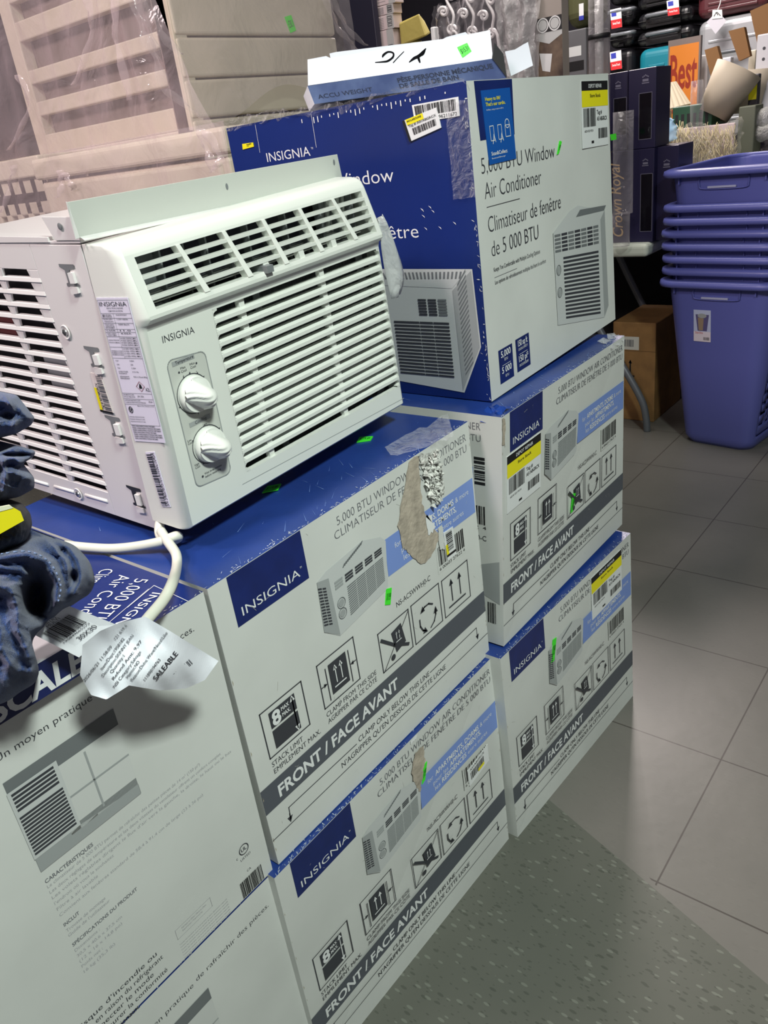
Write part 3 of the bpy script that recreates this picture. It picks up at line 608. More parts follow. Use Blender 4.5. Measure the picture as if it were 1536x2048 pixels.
sticker('repair_tag', S, [YZ(.101, 1.149), YZ(.048, 1.160), YZ(.052, 1.184), YZ(.109, 1.175)], WHT, BIG, lambda B: (B.rect(0, 0, .07, 1, BLK, 1), B.rect(.1, .72, .6, 1, YEL), B.text('A01LABOUNE', (.12, .85), (.55, .85), .09, BLK, .01, 2), B.text('Tag # A01ABGRCX', (.12, .62), (.95, .62), .11, BLK, .01, 2), B.barcode(.2, .2, .9, .52, BLK, 34, 21)), 'tilted white repair tag on the blue side', h=4)
sticker('price_sticker', S, [YZ(.431, 1.173), YZ(.405, 1.1745), YZ(.405, 1.1805), YZ(.430, 1.181)], YEL, BIG, lambda B: B.text('77⁹⁹', (.4, .3), (.85, .3), .5, BLK, .015), 'yellow price sticker')
mb = MB(); crumple(mb, lambda a, b_: V((.544 + .012 * (1 - b_) - .004, .455 * (1 - a) + .004, 1.1955 + .018 * b_)) + V((0, 0, .003 * math.sin(a * 9))), 0, 0, 0, .0028, TAPE, nx=40, ny=5, seed=14)
tp = mb.build('packing_tape', BIG); tp['label'] = 'wrinkled clear tape along the top edge'
mb = MB(); crumple(mb, lambda a, b_: V((.5425 + .0 * b_, .035 * (1 - a) + .003, 1.075 + .115 * b_)), 0, 0, 0, .0009, TAPE, nx=6, ny=12, seed=24)
tp = mb.build('packing_tape', BIG); tp['label'] = 'clear tape down the near corner'

# ------------------------------------------------------------------ the bare window air conditioner
K = .96
AC = empty('window_air_conditioner', (0.0475, 0.0714, 0.8112), 'unboxed white window air conditioner with a louvred front and two knobs', 'air conditioner')
AC.matrix_world = Matrix.Translation((0.0475, 0.0714, 0.8112)) @ Matrix(((0.9992006861162956, -0.0210540155477887, -0.03398113144139745), (0.019893090940364334, 0.9992187941856848, -0.03414771264586406), (0.034673531656905864, 0.03344442816702928, 0.9988389341765859))).to_4x4()
_q = [(-.0063, .0019), (.3965, -.0025), (.3774, .2876), (.0034, .2828)]
def g(u, y, v):
    w_ = [(1 - u) * (1 - v), u * (1 - v), u * v, (1 - u) * v]
    return V((sum(a * c[0] for a, c in zip(w_, _q)), y, sum(a * c[1] for a, c in zip(w_, _q))))
def strip(mb, prof, u0, u1, m, nu=1, smooth=False):
    """profile (y,v) points swept from u0 to u1"""
    n = len(prof); vs = []
    for k in range(nu + 1):
        u = u0 + (u1 - u0) * k / nu
        for y, v in prof: vs.append(g(u(v) if callable(u) else u, y, v))
    fs = [(k * n + i, (k + 1) * n + i, (k + 1) * n + i + 1, k * n + i + 1) for k in range(nu) for i in range(n - 1)]
    mb.add(vs, fs, m, smooth)
def bar(mb, u0, u1, y0, y1, v0, v1, m, top=None):
    """solid bar; top: (y,v) list overrides the profile"""
    p = [g(u0, y0, v0), g(u1, y0, v0), g(u1, y0, v1), g(u0, y0, v1), g(u0, y1, v0), g(u1, y1, v0), g(u1, y1, v1), g(u0, y1, v1)]
    mb.hexa(p, m)
def prism(mb, prof, u0, u1, m):
    n = len(prof); vs = [g(u0, y, v) for y, v in prof] + [g(u1, y, v) for y, v in prof]
    fs = [(i, i + n, (i + 1) % n + n, (i + 1) % n) for i in range(n)] + [tuple(range(n)), tuple(range(2 * n - 1, n - 1, -1))]
    mb.add(vs, fs, m)
LOW = [(.004, -.012), (.0, .0), (0, .745), (-.002, .765), (-.0095, .785), (-.0095, .797)]
UP = [(-.0095, .797), (.0, .90), (.008, .99)]
TOPC = [(.008, .99), (.011, 1.012), (.017, 1.026), (.026, 1.032), (.060, 1.034)]
UL0, UL1 = .035, .965
mb = MB()
full = LOW + UP[1:] + TOPC[1:]
full_lower = [p for p in LOW]
CR = .018   # corner turn
# rounded outer corners: left and right
for side in (0, 1):
    n = 6; rows = []
    for k in range(n + 1):
        a = math.pi / 2 * k / n; du = CR * (1 - math.sin(a)) * 1.0; dy = .013 * (1 - math.cos(a)) if False else .013 * (1 - math.cos(a))
        du = CR * math.sin(math.pi / 2 - a) ; uu = CR - CR * math.sin(a)
        dy = .014 * (1 - math.cos(a))
        rows.append((uu if side == 0 else 1 - uu, dy))
    prof = full; vs = []; N_ = len(prof)
    for uu, dy in rows:
        for y, v in prof: vs.append(g(uu, min(y + dy, .060), v))
    for y, v in prof: vs.append(g(0 if side == 0 else 1, .060, v))
    fs = []
    for k in range(len(rows)):
        for i in range(N_ - 1):
            q = (k * N_ + i, (k + 1) * N_ + i, (k + 1) * N_ + i + 1, k * N_ + i + 1); fs.append(q if side == 1 else q[::-1])
    mb.add(vs, fs, ACW, True)
# lower face round the intake
IU0, IU1, IV0, IV1 = .236, .984, .090, .738
strip(mb, LOW, CR, IU0, ACW); strip(mb, LOW, IU1, 1 - CR, ACW)
strip(mb, [(.004, -.012), (0, 0), (0, IV0)], IU0, IU1, ACW); strip(mb, [(0, IV1)] + LOW[2:], IU0, IU1, ACW)
# upper face round the discharge opening
DU0, DU1, DV0, DV1 = .045, .962, .812, .980
def upy(v): return -.0095 + (.0175) * (v - .797) / .193
strip(mb, [(-.0095, .797), (upy(DV0), DV0)], CR, 1 - CR, ACW); strip(mb, [(upy(DV1), DV1), (.008, .99)], CR, 1 - CR, ACW)
strip(mb, [(upy(DV0), DV0), (upy(.9), .9), (upy(DV1), DV1)], CR, DU0, ACW); strip(mb, [(upy(DV0), DV0), (upy(.9), .9), (upy(DV1), DV1)], DU1, 1 - CR, ACW)
strip(mb, TOPC, CR, 1 - CR, ACW, 1, True)
# wall thickness inside the openings
def reveal(u0, u1, v0, v1, yf0, yf1, d):
    for a, b_ in (((u0, v0, yf0), (u1, v0, yf0)), ((u1, v0, yf0), (u1, v1, yf1)), ((u1, v1, yf1), (u0, v1, yf1)), ((u0, v1, yf1), (u0, v0, yf0))):
        mb.quad(g(a[0], a[2], a[1]), g(b_[0], b_[2], b_[1]), g(b_[0], b_[2] + d, b_[1]), g(a[0], a[2] + d, a[1]), ACW)
reveal(DU0, DU1, DV0, DV1, upy(DV0), upy(DV1), .012); reveal(IU0, IU1, IV0, IV1, 0, 0, .008)
mb.quad(g(CR, .060, -.012), g(1 - CR, .060, -.012), g(1 - CR, .004, -.012), g(CR, .004, -.012), ACW)
# bottom crease line and the two pill corners of every slot
pn = 15; pitch = (IV1 - IV0) / pn
for k in range(pn):
    v = IV0 + k * pitch
    if k: prism(mb, [(-.0004, v - pitch * .18), (-.0004, v + pitch * .14), (.004, v + pitch * .30), (.012, v + pitch * .30), (.012, v - pitch * .02)], IU0, IU1, ACW)
    for s_, uu in ((1, IU0), (-1, IU1)):      # rounded slot ends
        vc = v + pitch * .49; rr = pitch * .34; pts = []
        for t in range(7):
            a = math.pi / 2 + math.pi * t / 6; pts.append((uu + s_ * (.016 + .016 * math.cos(a)), vc + rr * math.sin(a)))
        o_ = [g(uu - s_ * .001, -.0002, vc + pitch * .5), *[g(p[0], -.0002, p[1]) for p in pts], g(uu - s_ * .001, -.0002, vc - pitch * .5)]
        i_ = [p + V((0, .006, 0)) for p in o_]
        e = uu - s_ * .001
        for sg in (1, -1): mb.poly([g(uu + s_ * .016, .0, vc + sg * rr), g(uu + s_ * .016, .0, vc + sg * pitch * .53), g(e, .0, vc + sg * pitch * .53)], ACW)
        for t in range(6):
            mb.quad(g(pts[t][0], .0, pts[t][1]), g(pts[t + 1][0], .0, pts[t + 1][1]), g(pts[t + 1][0], .007, pts[t + 1][1]), g(pts[t][0], .007, pts[t][1]), ACW)
            e = uu - s_ * .001; mb.quad(g(pts[t][0], .0, pts[t][1]), g(e, .0, pts[t][1] if t else vc + pitch * .5), g(e, .0, pts[t + 1][1] if t < 5 else vc - pitch * .5), g(pts[t + 1][0], .0, pts[t + 1][1]), ACW)
for u in (.352, .698): bar(mb, u - .010, u + .010, .0035, .010, IV0, IV1, ACW)
o = mb.build('front_panel', AC)
o['label'] = 'white plastic front panel with rounded corners'
mb = MB(); bar(mb, .44, .465, .020, .022, IV0 - .02, IV1 + .03, ACI); bar(mb, .92, .955, .020, .022, IV0 - .02, IV1 + .03, ACI)
bar(mb, .22, 1.0, .026, .030, IV0 - .03, IV1 + .04, ACF); mb.build('air_filter', AC)['label'] = 'dark mesh filter behind the slats'
# discharge grille
mb = MB()
for k, v in enumerate((.846, .880, .914, .948)):
    y = upy(v); bar(mb, DU0 - .002, DU1 + .002, y - .0005, y + .008, v - .0058, v + .0058, ACW)
for ut, ub in ((.183, .216), (.346, .377), (.501, .5255), (.6595, .684), (.815, .851)):
    um = (ut + ub) / 2
    p = [g(ub - .010, upy(DV0) - .001, DV0), g(ub + .010, upy(DV0) - .001, DV0), g(ut + .007, upy(DV1) - .001, DV1), g(ut - .007, upy(DV1) - .001, DV1)]
    mb.hexa(p + [q + V((0, .010, 0)) for q in p], ACW)
for u in (.45, .60, .75): prism(mb, [(upy(.81) + .002, .812), (upy(.85), .846), (upy(.85) + .008, .846), (upy(.81) + .01, .812)], u - .010, u + .012, ACW)
DG = mb.build('discharge_grille', AC); DG['label'] = 'white grid over the air outlet'
mb = MB()
for i in range(11):
    u = .145 + i * .080; bar(mb, u, u + .006, .020, .030, .80, .99, ACI)
mb.build('air_vane', DG)['label'] = 'upright grey vanes behind the outlet grid'
mb = MB()
for k in range(6): bar(mb, .05, .95, .014 + .003 * k, .0165 + .003 * k, .815 + .005 * k, .8185 + .005 * k, ACI if k % 2 else ACW)
bar(mb, .43, .455, -.014, .018, .806, .832, ACI)
mb.build('outlet_comb', DG)['label'] = 'thin grey slats at the lower edge of the outlet'
mb = MB()
bar(mb, .02, .17, .034, .040, .78, 1.0, ACI); bar(mb, .17, .82, .048, .052, .78, 1.0, mat('ac_dark_blue', (34, 36, 52), .5)); bar(mb, .82, .98, .034, .040, .78, 1.0, PG2)
for k in range(5): 
    p = [g(.835 + k * .026, .030, .82), g(.848 + k * .026, .030, .82), g(.868 + k * .026, .030, .975), g(.855 + k * .026, .030, .975)]; mb.hexa(p + [q + V((0, .003, 0)) for q in p], ACW)
mb.build('outlet_duct', AC)['label'] = 'dark duct inside the outlet'
# front art: logo, control panel
FA = Art(mb := MB(), g(0, 0, 0), g(1, 0, 0), g(1, 0, 1), g(0, 0, 1), .387, .287); FA.n = V((0, -1, 0))
FA.text('INSIGNIA', (.0565, .690), (.162, .684), .024, DGREY, -.006)
mb.build('brand_lettering', AC)['label'] = 'thin grey brand lettering'
mb = MB(); FA.mb = mb; FA.line([(.212, .0505), (.992, .022)], .0007, PG2); mb.build('panel_seam', AC)
mb = MB(); FA.mb = mb
pr_ = []
for cx, cy, a0 in ((.161, .588, 0), (.072, .600, 90), (.077, .160, 180), (.162, .150, 270)):
    for t in range(0, 91, 18):
        a = math.radians(a0 + t); pr_.append((cx + .0195 * math.cos(a), cy + .026 * math.sin(a)))
FA.poly(pr_, ACG, 1); FA.line(pr_, .0011, PG2, 2, True)
FA.rect(.068, .600, .143, .617, PG2, 2); FA.text('Temperature', (.078, .604), (.139, .604), .011, DGREY, 0, 3)
FA.rect(.079, .366, .152, .383, PG2, 2); FA.text('Cooling', (.098, .370), (.138, .370), .011, DGREY, 0, 3)
for t, u, v, wd in (('Max', .091, .580, .017), ('Cool', .091, .568, .018), ('Min', .123, .580, .016), ('Cool', .123, .568, .018), ('7', .094, .548, .003), ('1', .117, .552, .002), ('2', .138, .545, .003), ('3', .152, .520, .003), ('4', .155, .49, .003), ('5', .114, .398, .003), ('6', .062, .450, .003),
                    ('Low', .122, .349, .014), ('Fan', .123, .338, .013), ('Low', .062, .318, .013), ('Cool', .061, .307, .016), ('Off', .168, .292, .011), ('High', .067, .218, .015), ('Cool', .067, .207, .016), ('High', .145, .212, .015), ('Fan', .147, .201, .013),
                    ('Wait three minutes', .092, .168, .062), ('before restarting', .092, .155, .056)):
    FA.text(t, (u, v), (u + wd, v), .0085, DGREY, 0, 2)
for u, v, r_ in ((.084, .573, .0012), (.145, .580, .0012), (.084, .166, .0014)): FA.disc(u, v, r_, DGREY, 2, 8)
KN = []
for cu, cv, marks in ((.1139, .480, (110, 88, 60, 35, 200, 272)), (.1254, .275, (88, 30, 148, 238, 300))):
    FA.disc(cu, cv, .0212, DGREY, 2, 36, r_in=.0203)
    for a in marks:
        a = math.radians(a); x, y = math.cos(a), math.sin(a)
        FA.poly([(cu + (x * .0205 - y * .0013) / FA.W, cv + (y * .0205 + x * .0013) / FA.H), (cu + (x * .0205 + y * .0013) / FA.W, cv + (y * .0205 - x * .0013) / FA.H), (cu + x * .0228 / FA.W, cv + y * .0228 / FA.H)], DGREY, 2)
cp = mb.build('control_panel', AC); cp['label'] = 'light grey control panel with printed settings'
KW = mat('knob_white', (232, 234, 228), .3)
for cu, cv in ((.1139, .480), (.1254, .275)):
    c0 = g(cu, 0, cv); mb = MB()
    n = 40; prof = [(.0193, 0), (.0190, -.005), (.0178, -.0075), (.0160, -.0085)]
    vs = [c0 + V((r_ * math.cos(2 * math.pi * k / n), y, r_ * math.sin(2 * math.pi * k / n))) for r_, y in prof for k in range(n)]
    fs = [(j * n + k, j * n + (k + 1) % n, (j + 1) * n + (k + 1) % n, (j + 1) * n + k) for j in range(3) for k in range(n)] + [tuple(3 * n + k for k in range(n))]
    mb.add(vs, fs, KW, True)
    # raised grip: a wave-ribbed half dome, its crest running from upper left to lower right
    nu, nv = 44, 24; R_ = .0182; ca, sa = math.cos(math.radians(-38)), math.sin(math.radians(-38)); gv = []
    for j in range(nv + 1):
        for i in range(nu + 1):
            s_ = (i / nu * 2 - 1); t_ = (j / nv * 2 - 1)
            # disc mapping
            x, z = s_ * math.sqrt(1 - t_ * t_ / 2), t_ * math.sqrt(1 - s_ * s_ / 2)
            al = x * ca + z * sa; cr = -x * sa + z * ca         # along, across
            hgt = .0235 * (max(0, 1 - (cr / .62) ** 2) ** .6) * (max(0, 1 - al * al) ** .5) * (.72 + .28 * al)
            below = max(0, min(1, -(cr) * 3 + .35)); hgt += .0013 * math.sin((z * .9 + .10 * math.cos(x * 4)) * 24) * below * (1 if hgt > .002 else 0)
            gv.append(c0 + V((x * R_, -.0084 - hgt, z * R_)))
    fs = [(j * (nu + 1) + i, j * (nu + 1) + i + 1, (j + 1) * (nu + 1) + i + 1, (j + 1) * (nu + 1) + i) for j in range(nv) for i in range(nu)]
    mb.add(gv, fs, KW, True)
    k_ = mb.build('knob', cp); k_['label'] = 'white ribbed %s knob' % ('temperature' if cv > .4 else 'cooling')
# side cabinet: sheet metal with rows of louvre slots
mb = MB(); S_ = lambda y, z, x=0.0: V((x + .003, y * K, z * K))
def side_rect(y0, z0, y1, z1, d=.004, m=ACM):
    p = [S_(y1, z0), S_(y0, z0), S_(y0, z1), S_(y1, z1)]; mb.hexa(p + [q + V((d, 0, 0)) for q in p], m)
ZT, ZB, YE = .304, -.022, .44
rows = [(.2735 - .0144 * k) for k in range(19)]
cols = [(.157, .233), (.243, .325), (.335, .43)]
side_rect(.064, ZB, .157, ZT); side_rect(.157, rows[0] + .0042, YE, ZT); side_rect(.157, ZB, YE, rows[-1] - .0042)
side_rect(.157, rows[4] + .0042, .1755, rows[0] + .0042)
for a, b_ in ((.233, .243), (.325, .335), (.43, YE)): side_rect(a, rows[-1] - .0042, b_, rows[0] + .0042)
for k in range(18):
    z0, z1 = rows[k + 1] + .0042, rows[k] - .0042
    p = [S_(YE, z0, .003), S_(.156, z0, .003), S_(.156, z1), S_(YE, z1)]
    q = [S_(YE, z0 - .0, .008), S_(.156, z0 - .0, .008), S_(.156, z1, .006), S_(YE, z1, .006)]
    pp = [S_(YE, z0 + .001, -.0012), S_(.156, z0 + .001, -.0012), S_(.156, z1, 0), S_(YE, z1, 0)]
    mb.hexa(pp + q, ACM)
# slanted slot ends
for k, z in enumerate(rows):
    for a, b_ in cols:
        y0 = a + (.0185 if k < 4 and a < .16 else 0)
        for yy, d in ((y0, 1), (b_, -1)):
            mb.hexa([S_(yy, z - .0045), S_(yy - d * .002, z - .0045), S_(yy - d * .002, z + .0045), S_(yy + d * .0035, z + .0045), S_(yy, z - .0045, .003), S_(yy - d * .002, z - .0045, .003), S_(yy - d * .002, z + .0045, .003), S_(yy + d * .0035, z + .0045, .003)], ACM)
mb.box((.003, .0, 0), (.003, .0, 0), ACM) if False else None
for a, b_ in ((.165, .213), (.238, .285), (.300, .40)):   # embossed ribs low on the side
    mb.tube([S_(a, -.0035 + (a - .165) * -.03, .0005), S_(b_, -.0035 + (b_ - .165) * -.03, .0005)], .0024, ACM)
T0 = [V((.003, .060, .296)), V((.384, .060, .296)), V((.384, YE * K, .292)), V((.003, YE * K, .292))]
mb.hexa([p - V((0, 0, .003)) for p in T0] + T0, ACM)
mb.hexa([V((.380, .058, -.010)), V((.384, .058, -.010)), V((.384, .058, .296)), V((.380, .058, .296)), V((.380, YE * K, -.010)), V((.384, YE * K, -.010)), V((.384, YE * K, .292)), V((.380, YE * K, .292))], ACM)
cab = mb.build('side_cabinet', AC, .0006, seg=1); cab['label'] = 'white sheet metal cabinet with rows of louvre slots'
mb = MB(); mb.box((.016, .064, -.006), (.376, YE * K - .004, .285), mat('ac_cabinet_inside', (30, 28, 36), .6)); mb.build('inner_chassis', AC)['label'] = 'dark chassis seen through the slots'
mb = MB()
p = [S_(.218, .135, .007), S_(.170, .135, .007), S_(.170, .182, .007), S_(.218, .182, .007)]; mb.hexa(p + [q + V((.004, 0, 0)) for q in p], mat('compressor_label', (176, 178, 184), .5))
p = [S_(.43, .19, .007), S_(.26, .19, .007), S_(.26, .225, .007), S_(.43, .225, .007)]; mb.hexa(p + [q + V((.004, 0, 0)) for q in p], mat('compressor_red', (122, 24, 34), .5))
mb.build('compressor_label', AC)['label'] = 'grey label and red part seen inside through the slots'
# bottom tray
mb = MB()
prof = [(.052, -.013), (.10, -.0150), (.145, -.0140), (.150, -.004), (.20, -.006), (.25, -.012), (.33, -.0135), (.43, -.0135)]
tray = mat('ac_tray', (206, 196, 196), .4)
for (y0, z0), (y1, z1) in zip(prof, prof[1:]):
    mb.hexa([V((.010, y0, z0)), V((.375, y0, z0)), V((.375, y0, -.002)), V((.010, y0, -.002)), V((.010, y1, z1)), V((.375, y1, z1)), V((.375, y1, -.002)), V((.010, y1, -.002))], tray)
mb.build('bottom_tray', AC)['label'] = 'grey white moulded bottom tray'
# mounting hook slots
for (yt, zt), (yb, zb_) in (((.0947, .285), (.101, .2623)), ((.0949, .1986), (.1017, .1758)), ((.0954, .1188), (.1009, .0938)), ((.0965, .0302), (.0999, .0041))):
    mb = MB(); yc = (yt + yb) / 2
    def sp(dy, z, x=-.0006): return S_(yc + dy, z, x)
    mb.poly([sp(.014, zt), sp(-.013, zt), sp(-.013, zt - .004), sp(-.002, zt - .006), sp(-.003, zb_ + .004), sp(-.013, zb_ + .003), sp(-.013, zb_), sp(.010, zb_), sp(.010, zb_ + .003), sp(.006, zb_ + .004), sp(.006, zt - .006), sp(.014, zt - .003)], ACI if zt > .25 or zt > .1 else ACD)
    p = [sp(-.003, zb_ + .004, 0), sp(-.010, zb_ + .004, 0), sp(-.010, zt - .008, 0), sp(-.003, zt - .008, 0)]
    mb.hexa([p[0] + V((-.004, 0, 0)), p[1] + V((-.003, 0, 0)), p[2] + V((-.003, 0, 0)), p[3] + V((-.004, 0, 0))] + p, ACM)
    p = [sp(.004, zb_ - .008, 0), sp(-.010, zb_ - .006, 0), sp(-.010, zb_, 0), sp(.004, zb_, 0)]; mb.hexa([q + V((-.0025, 0, 0)) for q in p] + p, ACM)
    mb.build('hook_slot', cab)
def screw(y, z, x=0.0, rr=.008):
    mb = MB(); c = V((x + .0025, y * K, z * K))
    for r0, r1, x0, x1, m in ((rr, rr * .9, -.0006, -.0014, ACM), (rr * .9, rr * .55, -.0014, -.0004, ACM), (rr * .5, rr * .45, -.0004, -.0022, STEEL), (rr * .45, .0001, -.0022, -.0030, STEEL)):
        n = 18; vs = [c + V((xx, r_ * math.cos(2 * math.pi * k / n), r_ * math.sin(2 * math.pi * k / n))) for r_, xx in ((r0, x0), (r1, x1)) for k in range(n)]
        mb.add(vs, [(k, (k + 1) % n, n + (k + 1) % n, n + k) for k in range(n)], m, True)
    for a in (0, math.pi / 2):
        d = V((0, math.cos(a), math.sin(a))) * rr * .32; e = V((0, -math.sin(a), math.cos(a))) * rr * .07; mb.poly([c + V((-.0032, 0, 0)) - d - e, c + V((-.0032, 0, 0)) + d - e, c + V((-.0032, 0, 0)) + d + e, c + V((-.0032, 0, 0)) - d + e], DGREY)
    mb.build('screw', cab)
screw(.1378, .2118); screw(.2275, -.006); screw(.0346, .0068, -.0035, .0085)
# labels on the left side of the bezel
BZ = Art(MB(), V((-.0022, .062 * K, .015 * K)), V((-.0022, .0, .015 * K)), V((-.0006, .0, .30 * K)), V((-.0006, .062 * K, .30 * K)), .0595, .2736)
BZ.c = [g(0, .062 * K, 0), g(0, .0, 0), g(0, .0, 1), g(0, .062 * K, 1)]; BZ.n = V((-1, 0, 0))
def bz(y, z): return ((.062 - y) / .062, z * K / .285)
def spec(B):
    L_ = lambda s_, u0, u1, v, c=.012, m=DGREY, off=.004: B.text(s_, (u0, v), (u1, v), c, m, off)
    B.line([(.02, .125), (.98, .125), (.98, .985), (.02, .985)], .0003, DGREY, 1, True)
    L_('INSIGNIA', .06, .92, .945, .028, DGREY, -.005); L_('WINDOW TYPE AIR CONDITIONER', .25, .78, .928, .009); L_('CLIMATISEUR DE FENÊTRE', .28, .75, .910, .009)
    ys = [.898, .868, .835, .795, .775, .745, .675, .600]
    for v in ys: B.line([(.02, v), (.98, v)], .0003, DGREY)
    B.line([(.42, .600), (.42, .898)], .0003, DGREY)
    for v, a, b_ in ((.884, 'MODEL', 'NS-AC5WWH0-C'), (.874, 'MODÈLE', ''), (.856, 'POWER SUPPLY', '115V~60Hz'), (.842, 'TENSION', ''), (.822, 'COOLING CAPACITY', '5000 Btu/h'), (.811, 'CAPACITÉ DE', ''), (.801, 'REFROIDISSEMENT', ''), (.782, 'CEER', '11.0'), (.762, 'RATED CURRENT', '4.05A'), (.751, 'COURANT NOMINAL', '')):
        L_(a, .06, .36, v, .008); L_(b_, .5, .84, v, .009) if b_ else None
    for i, v in enumerate((.730, .715, .700, .685)): L_('HI SIDE 320PSI(2.2MPa)', .45, .95, v, .010)
    L_('DESIGN PRESSURE', .05, .39, .718, .008); L_('PRESSION NOMINALE', .05, .39, .702, .008)
    for i, v in enumerate((.660, .644, .628, .610)): L_('LO SIDE 197PSI(1.4MPa)', .45, .95, v, .010)
    for v in (.645, .632, .619): L_('MAXIMUM ALLOWABLE', .05, .40, v, .008)
    for v, a, b_ in ((.578, 'FLA', '3.85A'), (.552, 'LRA', '20A'), (.528, 'RLA', '3.35A'), (.503, 'HORSE POWER', '1/12 Hp'), (.490, 'PUISSANCE', ''), (.468, 'REFRIGERANT', 'R32 6.35oz/180g'), (.455, 'RÉFRIGÉRANT', '')):
        L_(a, .10, .10 + .028 * len(a), v, .009); L_(b_, .55, .55 + .028 * len(b_), v, .009) if b_ else None
    B.line([(.55, .405), (.68, .44), (.81, .405), (.68, .37)], .0005, mat('hazard_red', (120, 20, 40), .5), 1, True); B.poly([(.63, .392), (.73, .392), (.71, .415), (.68, .428), (.65, .412)], BLK); L_('A2L', .82, .96, .372, .026, DGREY, 0)
    for v in (.355, .315, .275): B.line([(.02, v), (.98, v)], .0003, DGREY)
    L_('DATE MANUFACTURED', .05, .40, .340, .009); L_('DATE DE FABRICATION', .05, .42, .325, .009); L_('JAN, 2026', .5, .70, .330, .011)
    L_('OUTDOOR RESISTANCE CLASS', .05, .55, .300, .009); L_('CLASSE DE RÉSISTANCE EXTÉRIEURE', .05, .72, .285, .009); L_('IPX4', .82, .93, .292, .011)
    B.disc(.16, .235, .0036, BLK, 1, 20, r_in=.0028); B.text('SP', (.11, .222), (.21, .222), .024, BLK, .02); L_('Made in China / Fabriqué en Chine', .42, .95, .262, .007)
    for v in (.18, .163, .146): L_('INSIGNIA PRODUCTS INC', .05, .55, v, .008)
    for k in range(7): L_('WARNING: CHANGES OR REPAIR OF THIS PRODUCT MUST BE MADE', .04, .96 if k % 3 else .8, .112 - k * .0155, .0105, DGREY, .014)
sticker('specification_label', BZ, [bz(.0565, .0975), bz(.0022, .104), bz(.0072, .2571), bz(.0601, .2546)], mat('label_lilac_white', (222, 220, 236), .4), AC, spec, 'white specification label full of small print', h=1)
sticker('serial_label', BZ, [bz(.0367, .0203), bz(.0205, .0235), bz(.0255, .090), bz(.0424, .0865)], mat('label_lilac_white', (222, 220, 236), .4), AC, lambda B: (B.barcode(.05, .02, .62, .98, DGREY, 44, 3, 1, True), B.text('SN 540S9695701A10302T0454', (.92, .02), (.92, .98), .10, DGREY, 0)), 'serial number barcode label', h=1)
SD = Art(MB(), S_(.3, 0), S_(.0, 0), S_(.0, .3), S_(.3, .3), .3 * K, .3 * K); SD.n = V((-1, 0, 0))
sd = lambda y, z: ((.3 - y) / .3, z / .3)
sticker('tag_label', SD, [sd(.1165, .1235), sd(.0925, .1235), sd(.0955, .168), sd(.1150, .168)], mat('label_pinkish', (226, 218, 214), .4), AC, lambda B: (B.barcode(.45, .05, .95, .97, GREY, 30, 7, 1, True), B.rect(0, .03, .22, .62, YEL), B.rect(0, -.03, 1, .03, BLK, 2), B.text('Tag # A01ABGRCX', (.40, .05), (.40, .75), .10, BLK, .01)), 'narrow repair barcode label with a yellow strip', h=1)
# mounting bracket along the top
mb = MB()
a, b_, c, d = (.002, .078 * K, .340 * K), (.010, .070, .300), (.393, .070, .2915), (.408 * K, .072 * K, .336 * K)
a, b_, c, d = V((-.001, .055, .3305)), V((.001, .055, .2985)), V((.390, .055, .2890)), V((.3855, .055, .3225))
TH = V((0, .0016, 0))
mb.hexa([b_, c, d, a] + [p + TH for p in (b_, c, d, a)], ACG)
lip = V((0, -.006, -.0028)); mb.hexa([b_ + lip, c + lip, c, b_] + [p + V((0, 0, .0012)) for p in (b_ + lip, c + lip, c, b_)], ACM)
lip = V((-.004, -.004, .001)); mb.hexa([b_ + V((-.006, -.002, 0)), b_, a, a + lip] + [p + TH * .6 for p in (b_ + V((-.006, -.002, 0)), b_, a, a + lip)], ACM)
for u in (.50, .975):
    pc = a.lerp(d, u) * (.62 if u < .9 else .75) + b_.lerp(c, u) * (.38 if u < .9 else .25)
    n = 14; mb.poly([pc + V((.0018 * math.cos(2 * math.pi * k / n), -.0004, .0034 * math.sin(2 * math.pi * k / n))) for k in range(n)], ACI)
mb.build('top_bracket', AC, .0005)['label'] = 'pale grey mounting rail standing along the top'
mb = MB()
p = [V((.002, .100, .296)), V((.002, .058, .296)), V((.002, .062, .317)), V((.002, .112, .318))]
mb.hexa(p + [q + V((.0015, .0, 0)) for q in p], ACM); mb.hexa([V((.002, .112, .294)), V((.02, .112, .294)), V((.02, .112, .299)), V((.002, .112, .299)), V((.002, .42, .292)), V((.02, .42, .292)), V((.02, .42, .302)), V((.002, .42, .302))], ACM)
mb.tube([V((.0012, .083, .309)), V((.0005, .083, .309))], .0034, ACI, 14)
mb.build('side_rail_flange', AC, .0008)['label'] = 'bent metal flange beside the top rail'
# the pale plastic tab hanging off the right edge
mb = MB(); nn = 10; vs = []
for j in range(nn + 1):
    t = j / nn; z = .245 - .100 * t; wd = .004 + .034 * min(1, (t * 1.5)) ** .8 * (1 if t < .86 else 1 - (t - .86) * 3.0)
    for i in range(6): vs.append(V((.378 + .008 * t + wd * i / 5, -.004 + .004 * math.sin(i * 1.1 + t * 3), z + .006 * i / 5 * (1 - t))))
mb.add(vs, [(j * 6 + i, j * 6 + i + 1, (j + 1) * 6 + i + 1, (j + 1) * 6 + i) for j in range(nn) for i in range(5)], clear_mat('milky_film', (214, 216, 216), .62, .25, .5, 25), True)
tb = mb.build('filter_tab', AC); tb['label'] = 'translucent plastic tab at the right edge'; sm = tb.modifiers.new('s', 'SOLIDIFY'); sm.thickness = .0008
